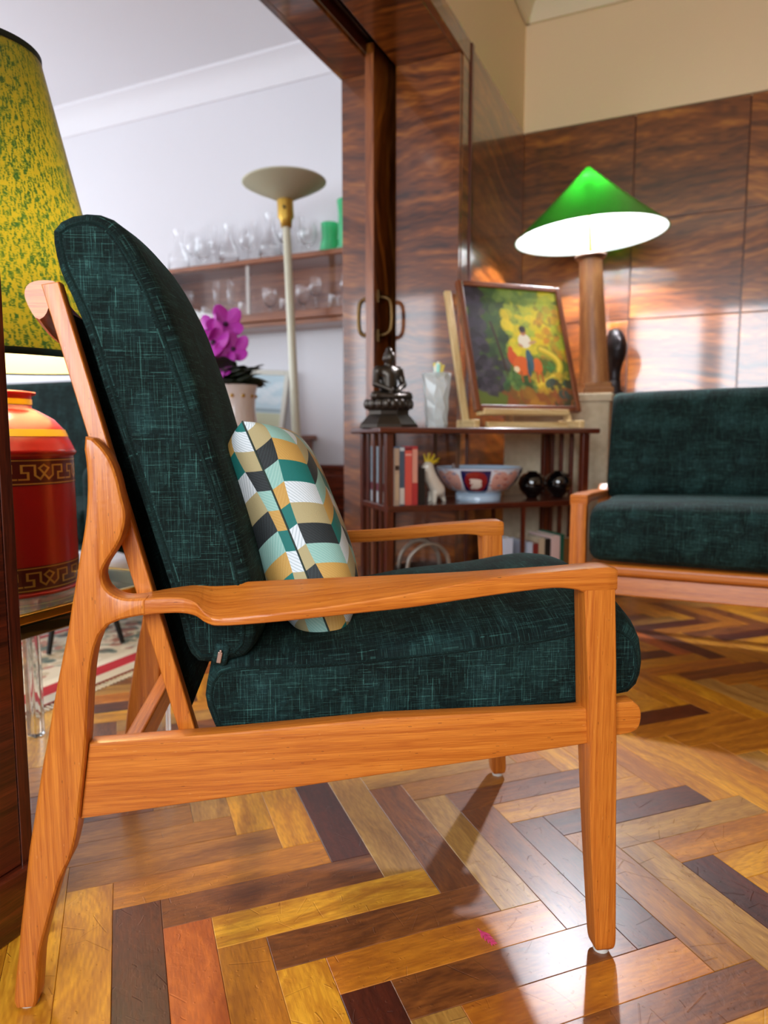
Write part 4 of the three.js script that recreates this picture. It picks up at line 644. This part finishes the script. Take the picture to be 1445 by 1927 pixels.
// ------------------------------------------------------------------ glass side table with the red canister lamp in the opening
{
  const T = 0.436, x0 = -1.52, x1 = -1.045, z0 = -1.21, z1 = -0.735, t = thing('side_table', 'square glass side table with gilt rim and clear acrylic legs', 'table', [(x0 + x1) / 2, 0, (z0 + z1) / 2]), hw = (x1 - x0) / 2, hd = (z1 - z0) / 2;
  put('glass_top', span(-hw + 0.014, hw - 0.014, T - 0.012, T, -hd + 0.014, hd - 0.014, 0.002), phy({ color: 0xdfeae6, roughness: 0.03, transmission: 0.85, thickness: 0.01, ior: 1.5 }), t);
  for (const [a, b, c, d] of [[-hw, hw, -hd, -hd + 0.014], [-hw, hw, hd - 0.014, hd], [-hw, -hw + 0.014, -hd + 0.014, hd - 0.014], [hw - 0.014, hw, -hd + 0.014, hd - 0.014]]) {
    put('gilt_rim', span(a, b, T - 0.016, T + 0.001, c, d, 0.003), brass, t);
    put('green_rail', span(a + 0.002, b - 0.002, T - 0.042, T - 0.016, c + 0.002, d - 0.002, 0.004), phy({ color: 0x0e2018, roughness: 0.25, clearcoat: 1 }), t);
  }
  const acr = phy({ color: 0xf2f6f6, roughness: 0.04, transmission: 0.92, thickness: 0.03, ior: 1.49 });
  for (const [x, z] of [[-1, -1], [-1, 1], [1, -1], [1, 1]]) put('leg', box(0.032, T - 0.042, 0.032, x * (hw - 0.035), 0, z * (hd - 0.045), 0.006), acr, t);
  // canister lamp
  const X = -1.272, Z = -0.955, L = thing('canister_lamp', 'lit lamp with gold-flecked green shade on a red painted tea canister', 'lamp', [X, T + 0.001, Z]);
  const band = paint(1024, 96, (c, w, h) => {
    c.fillStyle = '#5a1410'; c.fillRect(0, 0, w, h); c.strokeStyle = '#c29a4a'; c.lineWidth = 5; c.strokeRect(-20, 6, w + 40, h - 12); c.lineWidth = 6;
    for (let i = 0; i < 8; i++) { const x = i * w / 8; c.beginPath(); c.moveTo(x + 4, 74); c.lineTo(x + 26, 74); c.lineTo(x + 26, 50); c.lineTo(x + 12, 50); c.lineTo(x + 12, 24); c.lineTo(x + 42, 24); c.lineTo(x + 42, 60); c.lineTo(x + 54, 74); c.lineTo(x + 76, 34); c.lineTo(x + 64, 22); c.lineTo(x + 52, 34); c.lineTo(x + 76, 74); c.lineTo(x + 88, 60); c.lineTo(x + 88, 24); c.lineTo(x + 118, 24); c.lineTo(x + 118, 50); c.lineTo(x + 104, 50); c.lineTo(x + 104, 74); c.lineTo(x + 130, 74); c.stroke(); }
  });
  const red = phy({ color: 0xb01414, roughness: 0.32, clearcoat: 0.7, clearcoatRoughness: 0.2 }), yel = phy({ color: 0xe8b41c, roughness: 0.35, clearcoat: 0.6 }), bm = phy({ map: band, roughness: 0.35, clearcoat: 0.6 });
  put('canister', lathe([[0, 0], [0.134, 0], [0.136, 0.003], [0.134, 0.007], [0.1312, 0.008], [0.1305, 0.265], [0.1345, 0.268], [0.136, 0.274], [0.133, 0.279], [0.128, 0.29], [0.115, 0.318], [0.097, 0.338], [0.072, 0.353], [0.058, 0.36], [0.058, 0.382], [0.066, 0.387], [0.066, 0.391], [0.05, 0.393], [0, 0.393]], 96), red, L);
  put('key_band', lathe([[0.1318, 0.010], [0.1318, 0.058]], 96).rotateY(0.3), bm, L); put('key_band', lathe([[0.1313, 0.212], [0.1313, 0.262]], 96).rotateY(0.3), bm, L);
  put('yellow_stripe', lathe([[0.1225, 0.304], [0.1165, 0.3175]], 96), yel, L); put('yellow_stripe', lathe([[0.0592, 0.366], [0.0592, 0.377]], 64), yel, L);
  put('stem', rod([0, 0.39, 0], [0, 0.74, 0], 0.008), brass, L);
  const flecks = tex(1024, 1024, (u, v) => {                        // woven gold over dark green, flecks run up the cloth
    const a = vn(u * 400, v * 64, 400, 64, 201), b = vn(u * 512, v * 300, 512, 300, 202), k = clamp((a * 0.6 + b * 0.45 - 0.22) * 2.8);
    return mix3([34, 80, 48], [152, 144, 46], k);
  });
  const rb = 0.236, rt = 0.105, ys = 0.445, ye = 1.02;
  const sh = put('shade', lathe([[rb, ys], [mix(rb, rt, 0.33), mix(ys, ye, 0.33)], [mix(rb, rt, 0.66), mix(ys, ye, 0.66)], [rt, ye]], 96), phy({ map: flecks, roughness: 0.55, transmission: 0.5, thickness: 0, side: THREE.DoubleSide }), L);
  put('lining', lathe([[rb - 0.003, ys + 0.001], [rt - 0.003, ye - 0.001]], 96), phy({ color: 0xf4f0d8, roughness: 0.6, transmission: 0.45, thickness: 0, side: THREE.DoubleSide }), sh);
  const trimM = std({ color: 0x12302a, roughness: 0.6 }); put('trim', lathe([[rb - 0.004, ys - 0.002], [rb + 0.002, ys - 0.002], [rb + 0.001, ys + 0.01], [rb - 0.004, ys + 0.01]], 96), trimM, sh); put('trim', lathe([[rt - 0.004, ye - 0.01], [rt + 0.002, ye - 0.01], [rt + 0.002, ye + 0.003], [rt - 0.004, ye + 0.003]], 96), trimM, sh);
  put('bulb', new THREE.SphereGeometry(0.034, 20, 14).translate(0, 0.62, 0), std({ color: 0xffffff, emissive: 0xffe2a0, emissiveIntensity: 4 }), L);
  const pl = new THREE.PointLight(0xffe6b4, 1.0, 0, 2); pl.position.set(0, 0.62, 0); pl.castShadow = true; pl.shadow.radius = 1.7; L.add(pl);
}
// ------------------------------------------------------------------ further room: rug, sofa, stool
{
  const r = thing('rug', 'cream oriental rug with red stripe border and red field', 'rug', [-2.9, 0, -1.6]);
  const t = paint(1024, 1024, (c, w, h) => {                        // u across (0 at the near edge), v along
    const q = rng(33), st = (a, b, col) => { c.fillStyle = col; c.fillRect(w * a, 0, w * (b - a), h); };
    st(0, 1, '#d9cdb6'); st(0.02, 0.045, '#b3202a'); st(0.045, 0.06, '#e6dcc6'); st(0.24, 1, '#a81c2c'); st(0.23, 0.24, '#3a2c28'); st(0.215, 0.225, '#b3202a');
    for (let i = 0; i < 900; i++) { c.globalAlpha = 0.75; c.fillStyle = ['#8a8a78', '#b9a88a', '#5a6a62', '#a86a5a', '#efe6d2'][Math.floor(q() * 5)]; const x = w * (0.07 + q() * 0.14), y = q() * h; c.beginPath(); c.ellipse(x, y, 4 + q() * 8, 3 + q() * 9, q() * 3, 0, 7); c.fill(); }
    for (let i = 0; i < 500; i++) { c.globalAlpha = 0.6; c.fillStyle = ['#d9c9a8', '#2a2a44', '#c9506a'][Math.floor(q() * 3)]; c.beginPath(); c.ellipse(w * (0.28 + q() * 0.7), q() * h, 3 + q() * 10, 3 + q() * 10, 0, 0, 7); c.fill(); } c.globalAlpha = 1;
  });
  const g = box(2.56, 0.01, 3.0, 0, 0, 0), p = g.attributes.position, uv = g.attributes.uv; for (let i = 0; i < p.count; i++) uv.setXY(i, (1.28 - p.getX(i)) / 2.56, p.getZ(i) / 3 + 0.5);
  put('pile', g, std({ map: t, roughness: 0.95 }), r);
  const fr = []; for (let i = 0; i < 200; i++) { const z = -1.49 + i * 0.015; fr.push(box(0.035, 0.004, 0.006, 1.295, 0.001, z)); }
  const f = put('fringe', join(fr), std({ color: 0xe8dcc0, roughness: 0.95 }), r); f.userData.kind = 'stuff';
}
{
  const s = thing('sofa', 'high-backed dark green velvet sofa on the red rug', 'sofa', [-2.86, 0.01, -2.35]);
  put('seat_base', uvBox(box(1.5, 0.2, 0.7, 0, 0.1, 0, 0.03), 'x'), velvet, s); put('seat_cushion', uvBox(box(1.26, 0.14, 0.56, 0, 0.3, 0.06, 0.04), 'x'), velvet, s);
  put('backrest', uvBox(place(box(1.5, 0.72, 0.16, 0, 0, 0, 0.05), 0, 0.3, -0.28, 0, -0.12), 'x'), velvet, s);
  for (const x of [-0.7, 0.7]) put('arm', uvBox(box(0.13, 0.34, 0.7, x, 0.28, 0.01, 0.045), 'x'), velvet, s);
  for (const x of [-0.66, 0.66]) for (const z of [-0.28, 0.28]) put('leg', rod([x, 0, z], [x, 0.12, z], 0.014, 0.02), blackMat, s);
}
{
  const s = thing('footstool', 'low round white footstool with black splayed legs on the rug', 'stool', [-2.02, 0.0135, -1.78]);
  put('seat', lathe([[0, 0.2], [0.17, 0.2], [0.2, 0.215], [0.205, 0.25], [0.195, 0.285], [0.16, 0.3], [0, 0.305]], 40), std({ color: 0xe8e8ee, roughness: 0.8 }), s);
  for (let i = 0; i < 4; i++) { const a = i * PI / 2 - 0.25; put('leg', rod([Math.cos(a) * 0.17, 0, Math.sin(a) * 0.17], [Math.cos(a) * 0.11, 0.205, Math.sin(a) * 0.11], 0.008, 0.013), blackMat, s); }
}
// ------------------------------------------------------------------ flowering plant in a white jug on a pedestal table
{
  const X = -1.79, Z = -2.42, t = thing('pedestal_table', 'small round wooden pedestal table under the white flower jug', 'table', [X, 0.0105, Z]);
  put('table_top', lathe([[0, 0.5], [0.2, 0.5], [0.206, 0.508], [0.2, 0.52], [0, 0.52]], 48), cabinetWood, t); put('column', lathe([[0, 0.05], [0.05, 0.06], [0.03, 0.12], [0.025, 0.3], [0.045, 0.42], [0.03, 0.47], [0.05, 0.5]], 24), cabinetWood, t); put('base', lathe([[0, 0], [0.16, 0], [0.16, 0.018], [0.05, 0.05], [0, 0.06]], 40), cabinetWood, t);
  const j = thing('flower_jug', 'white ceramic jug with gold dots holding the flowering plant', 'jug', [X, 0.531, Z]);
  const cer = phy({ color: 0xe6dad4, roughness: 0.3, clearcoat: 0.8, bumpMap: rep(plasterBump, 3, 3), bumpScale: 0.002 });
  put('jug_body', lathe([[0, 0], [0.07, 0], [0.085, 0.02], [0.105, 0.1], [0.108, 0.17], [0.092, 0.26], [0.083, 0.33], [0.088, 0.39], [0.096, 0.42], [0.09, 0.42], [0.078, 0.33], [0.085, 0.26], [0, 0.2]], 48), cer, j);
  put('handle', tube([[-0.085, 0.39, 0], [-0.14, 0.38, 0], [-0.16, 0.3, 0], [-0.13, 0.2, 0], [-0.105, 0.15, 0]], 0.011, 30, 10), cer, j);
  const dots = []; for (let i = 0; i < 12; i++) { const a = i / 12 * 2 * PI; dots.push(new THREE.SphereGeometry(0.008, 10, 8).translate(Math.cos(a) * 0.086, 0.375, Math.sin(a) * 0.086)); } put('gold_dots', join(dots), brass, j);
  put('soil', place(new THREE.CylinderGeometry(0.082, 0.08, 0.02, 24), 0, 0.4, 0), std({ color: 0x3a2414, roughness: 0.95 }), j);
  const pl = thing('flowering_plant', 'plant with magenta blossoms and dark scalloped leaves in the white jug', 'plant', [X, 0.93, Z]), r = rng(12);
  const leafM = std({ color: 0x27301c, roughness: 0.5, side: THREE.DoubleSide }), petM = phy({ color: 0xd030c0, roughness: 0.55, transmission: 0.25, thickness: 0, side: THREE.DoubleSide }), heart = std({ color: 0x3a0a34, roughness: 0.5 }), stemM = std({ color: 0x4a5a2c, roughness: 0.6 });
  function leaf(len, wid) { const s = new THREE.Shape(), n = 22, P = []; for (let i = 0; i <= n; i++) { const a = -PI + i / n * 2 * PI, q = 1 + 0.1 * Math.cos(a * 9); P.push(new THREE.Vector2(len * 0.5 + Math.cos(a) * len * 0.5 * q, Math.sin(a) * wid * 0.5 * q)); } s.setFromPoints(P); const g = new THREE.ExtrudeGeometry(s, { depth: 0.0015, bevelEnabled: false }).rotateX(-PI / 2), p = g.attributes.position; for (let i = 0; i < p.count; i++) { const x = p.getX(i) / len; p.setY(i, p.getY(i) + 0.05 * x - 0.09 * x * x); } g.computeVertexNormals(); return g; }
  for (let i = 0; i < 20; i++) put('leaf', leaf(0.11 + r() * 0.06, 0.085 + r() * 0.04).rotateX((r() - 0.5) * 0.9).rotateZ(0.25 + r() * 0.6).rotateY(i * 2.4 + r()).translate(0, r() * 0.05, 0), leafM, pl);
  const petal = () => { const g = new THREE.SphereGeometry(1, 14, 10); g.scale(0.035, 0.005, 0.027).translate(0.03, 0, 0); const p = g.attributes.position; for (let i = 0; i < p.count; i++) { const x = p.getX(i); p.setY(i, p.getY(i) + 6 * x * x - 0.12 * Math.abs(p.getZ(i))); } g.computeVertexNormals(); return g; };
  for (const [x, y, z, ax, s] of [[-0.06, 0.19, 0.05, 0.2, 1.35], [-0.11, 0.24, 0.02, -0.5, 1.3], [-0.035, 0.27, 0.0, 0.9, 1.25], [0.015, 0.165, 0.02, 0.7, 1.15], [-0.02, 0.105, 0.055, 0.5, 1.1], [-0.14, 0.15, 0.0, -0.7, 1.2], [-0.045, 0.05, 0.075, 0.2, 0.9]]) {
    const f = put('blossom', join([...Array(5)].map((_, i) => petal().rotateY(i / 5 * 2 * PI + ax))), petM, pl); f.position.set(x, y, z); f.scale.setScalar(s); f.rotation.set(1.15 + ax * 0.2, 0, -ax * 0.6);
    put('heart', new THREE.SphereGeometry(0.009, 10, 8).translate(0, 0.004, 0), heart, f);
    put('stalk', tube([[0, 0, 0], [x * 0.6, y * 0.55, z * 0.3], [x, y, z]], 0.003, 12, 6), stemM, pl);
  }
}
// ------------------------------------------------------------------ cream uplighter, sideboard, picture, chest
{
  const L = thing('floor_lamp', 'cream uplighter floor lamp with dish shade and brass collar', 'lamp', [-1.975, 0, -3.25]); L.rotation.set(0, YAW, 0); L.rotateZ(0.035);
  const cream = phy({ color: 0xd8d4b8, roughness: 0.4, clearcoat: 0.4 });
  put('base', lathe([[0, 0], [0.13, 0], [0.13, 0.012], [0.1, 0.026], [0.03, 0.04], [0, 0.045]], 40), cream, L); put('pole', rod([0, 0.03, 0], [0, 1.83, 0], 0.026, 0.02, 20), cream, L);
  put('collar', lathe([[0, 1.82], [0.028, 1.822], [0.032, 1.86], [0.042, 1.87], [0.042, 1.955], [0.036, 1.965], [0, 1.965]], 28), std({ color: 0xc9a044, metalness: 0.7, roughness: 0.4 }), L);
  put('switch_knob', place(new THREE.CylinderGeometry(0.007, 0.007, 0.02, 10), 0, 1.91, 0.048, 0, PI / 2), blackMat, L);
  put('dish', lathe([[0, 1.955], [0.045, 1.958], [0.1, 1.985], [0.16, 2.012], [0.208, 2.038], [0.217, 2.044], [0.208, 2.05], [0.12, 2.075], [0.05, 2.092], [0, 2.098]], 56), std({ color: 0xc3bfa0, roughness: 0.55 }), L);
}
{
  const s = thing('sideboard', 'low brown wooden sideboard along the white wall', 'sideboard', [-3.1, 0, -3.48]);
  put('carcass', uvBox(box(1.9, 0.62, 0.38, 0, 0.1, 0, 0.004), 'x'), cabinetWood, s); put('top', uvBox(box(1.94, 0.03, 0.42, 0, 0.72, 0, 0.006), 'x'), cabinetWood, s);
  for (const x of [-0.63, 0, 0.63]) { const d = put('door', uvBox(box(0.6, 0.54, 0.016, x, 0.14, 0.197, 0.003), 'x'), cabinetWood, s); put('knob', new THREE.SphereGeometry(0.014, 12, 10).translate(x + 0.24, 0.42, 0.215), brass, d); }
  for (const x of [-0.88, 0.88]) for (const z of [-0.14, 0.14]) put('leg', box(0.04, 0.1, 0.04, x, 0, z), cabinetWood, s);
  const p = thing('framed_picture', 'white-framed pale seascape leaning on the sideboard', 'picture', [-2.46, 0.7575, -3.58]); p.rotation.set(-0.16, 0.08, 0.0); p.rotateZ(-0.05);
  const fm = std({ color: 0xd9d6c8, roughness: 0.5 });
  for (const s2 of [-1, 1]) put('frame_bar', box(0.03, 0.39, 0.02, s2 * 0.135, 0, 0, 0.003), fm, p); for (const y of [0, 0.36]) put('frame_bar', box(0.24, 0.03, 0.02, 0, y, 0, 0.003), fm, p);
  put('print', box(0.245, 0.335, 0.008, 0, 0.028, 0), std({ map: paint(128, 160, (c, w, h) => { c.fillStyle = '#c4dae2'; c.fillRect(0, 0, w, h); c.fillStyle = '#e8eef0'; for (let i = 0; i < 14; i++) { c.globalAlpha = 0.5; c.beginPath(); c.ellipse((i * 37) % w, 20 + (i * 23) % 60, 22, 9, 0, 0, 7); c.fill(); } c.globalAlpha = 1; c.fillStyle = '#9aaeb4'; c.fillRect(0, h * 0.62, w, 10); c.fillStyle = '#c9cba8'; c.fillRect(0, h * 0.7, w, h * 0.3); }), roughness: 0.6 }), p);
  const c = thing('chest', 'small dark polished chest below the wall cabinet', 'chest', [-1.72, 0, -3.53]), dkw = phy({ map: rep(mahoganyTex, 1, 2), roughness: 0.2, clearcoat: 1, clearcoatRoughness: 0.05 });
  put('body', uvBox(box(0.54, 0.5, 0.3, 0, 0.06, 0, 0.006), 'x'), dkw, c); put('lid', uvBox(box(0.57, 0.03, 0.32, 0, 0.56, 0, 0.008), 'x'), dkw, c); for (const x of [-0.24, 0.24]) for (const z of [-0.12, 0.12]) put('foot', box(0.04, 0.06, 0.04, x, 0, z), dkw, c);
  for (const y of [0.1, 0.33]) { const d = put('drawer', uvBox(box(0.48, 0.2, 0.012, 0, y, 0.154, 0.003), 'x'), dkw, c); put('knob', new THREE.SphereGeometry(0.012, 12, 10).translate(0, y + 0.1, 0.168), brass, d); }
}
// ------------------------------------------------------------------ wall cabinet of glassware
{
  const x0 = -3.15, x1 = -1.56, y0 = 1.40, y1 = 1.752, zf = -3.45, c = thing('wall_cabinet', 'wall-hung wooden display cabinet with sliding glass doors', 'cabinet', [(x0 + x1) / 2, y0, (ZB + zf) / 2]), hw = (x1 - x0) / 2, hd = (zf - ZB) / 2, H = y1 - y0;
  const C = (n, g, gr = 'x') => put(n, uvBox(g, gr), cabinetWood, c);
  C('top', span(-hw, hw, H - 0.028, H, -hd, hd, 0.003)); C('bottom', span(-hw, hw, 0.0, 0.045, -hd, hd, 0.003)); C('back', span(-hw, hw, 0.045, H - 0.028, -hd, -hd + 0.012)); C('side', span(-hw, -hw + 0.024, 0.045, H - 0.028, -hd + 0.012, hd), 'y'); C('side', span(hw - 0.18, hw, 0.045, H - 0.028, -hd + 0.012, hd), 'y');
  C('plinth_moulding', span(-hw - 0.004, hw, -0.028, 0.0, -hd, hd - 0.03, 0.003));
  for (const [a, b, z] of [[-hw + 0.026, -hw + 0.70, hd - 0.03], [-hw + 0.68, hw - 0.182, hd - 0.016]]) {
    const d = put('glass_door', span(a, b, 0.047, H - 0.03, z - 0.003, z + 0.003), pane, c); put('edge', span(b - 0.02, b, 0.047, H - 0.03, z - 0.004, z + 0.005), std({ color: 0xb9b0a6, roughness: 0.3, metalness: 0.3 }), d);
  }
  const r = rng(8), forms = {
    'wine glass': [[0, 0], [0.034, 0], [0.034, 0.003], [0.005, 0.007], [0.004, 0.08], [0.02, 0.095], [0.036, 0.125], [0.037, 0.155], [0.031, 0.19], [0.0295, 0.19], [0.0355, 0.155], [0.034, 0.126], [0.018, 0.098], [0, 0.092]],
    'champagne flute': [[0, 0], [0.03, 0], [0.03, 0.003], [0.004, 0.006], [0.0035, 0.08], [0.014, 0.1], [0.023, 0.15], [0.024, 0.2], [0.021, 0.235], [0.0195, 0.235], [0.0225, 0.2], [0.0215, 0.15], [0.012, 0.103], [0, 0.098]],
    'goblet': [[0, 0], [0.04, 0], [0.04, 0.004], [0.007, 0.012], [0.006, 0.05], [0.03, 0.07], [0.048, 0.11], [0.046, 0.16], [0.0445, 0.16], [0.046, 0.11], [0.028, 0.073], [0, 0.066]],
    'tumbler': [[0, 0], [0.03, 0], [0.034, 0.09], [0.0325, 0.09], [0.029, 0.006], [0, 0.006]],
    'carafe': [[0, 0], [0.05, 0], [0.06, 0.03], [0.055, 0.1], [0.025, 0.16], [0.02, 0.2], [0.032, 0.24], [0.0305, 0.24], [0.0185, 0.2], [0.0235, 0.16], [0.053, 0.1], [0.058, 0.03], [0, 0.006]],
  };
  const geos = Object.fromEntries(Object.entries(forms).map(([k, p]) => [k, lathe(p, 28)]));
  const row = [['carafe', -3.05], ['wine glass', -2.93], ['goblet', -2.84], ['champagne flute', -2.75], ['carafe', -2.65], ['wine glass', -2.53], ['champagne flute', -2.47], ['carafe', -2.37], ['wine glass', -2.25], ['champagne flute', -2.17], ['goblet', -2.1]];
  const near = (list, i, a, b) => i === 0 ? 'outermost, next to a ' + list[1][0] : 'between a ' + list[i - 1][0] + ' and a ' + (list[i + 1]?.[0] ?? b);
  const fill = (k, x, y, z, where, group, s) => { const m = put(k.replace(' ', '_'), geos[k], glass); m.position.set(x, y, z); m.scale.setScalar(s); tag(m, 'clear ' + k + ' ' + where, k === 'carafe' ? 'carafe' : 'glass', group); };
  row.forEach(([k, x], i) => fill(k, x, y1 + 0.0005, -3.56 + (r() - 0.5) * 0.07, 'on the wall cabinet ' + near(row, i, 0, 'green vase'), (k.endsWith('s') ? k + 'es' : k + 's') + ' on the wall cabinet', 1.0 + r() * 0.15));
  const inside = [['champagne flute', -3.06], ['wine glass', -2.96], ['tumbler', -2.86], ['champagne flute', -2.76], ['champagne flute', -2.66], ['tumbler', -2.56], ['goblet', -2.38], ['tumbler', -2.27], ['goblet', -2.16], ['wine glass', -2.05], ['tumbler', -1.95], ['wine glass', -1.86]];
  inside.forEach(([k, x], i) => fill(k, x, y0 + 0.0455, -3.57 + (r() - 0.5) * 0.06, 'inside the cabinet ' + near(inside, i, 0, 'cabinet side'), (k.endsWith('s') ? k + 'es' : k + 's') + ' inside the wall cabinet', 1.0));
  const gg = phy({ color: 0x7df0bc, roughness: 0.15, transmission: 0.6, thickness: 0, side: THREE.DoubleSide });
  const v = put('vase', lathe([[0, 0], [0.07, 0.002], [0.085, 0.015], [0.072, 0.03], [0.07, 0.2], [0.078, 0.27], [0.074, 0.27], [0.066, 0.2], [0.066, 0.03], [0, 0.02]], 32), gg); tag(v, 'tall green glass vase with flared foot on the wall cabinet', 'vase'); v.position.set(-1.83, y1 + 0.0005, -3.56);
  const v2 = put('vase', lathe([[0, 0], [0.05, 0.002], [0.06, 0.03], [0.045, 0.1], [0.05, 0.18], [0.047, 0.18], [0.042, 0.1], [0.056, 0.03], [0, 0.01]], 32), gg); tag(v2, 'short green glass vase beside the taller one on the wall cabinet', 'vase'); v2.position.set(-1.985, y1 + 0.0005, -3.6);
}

renderer.render(scene, camera);
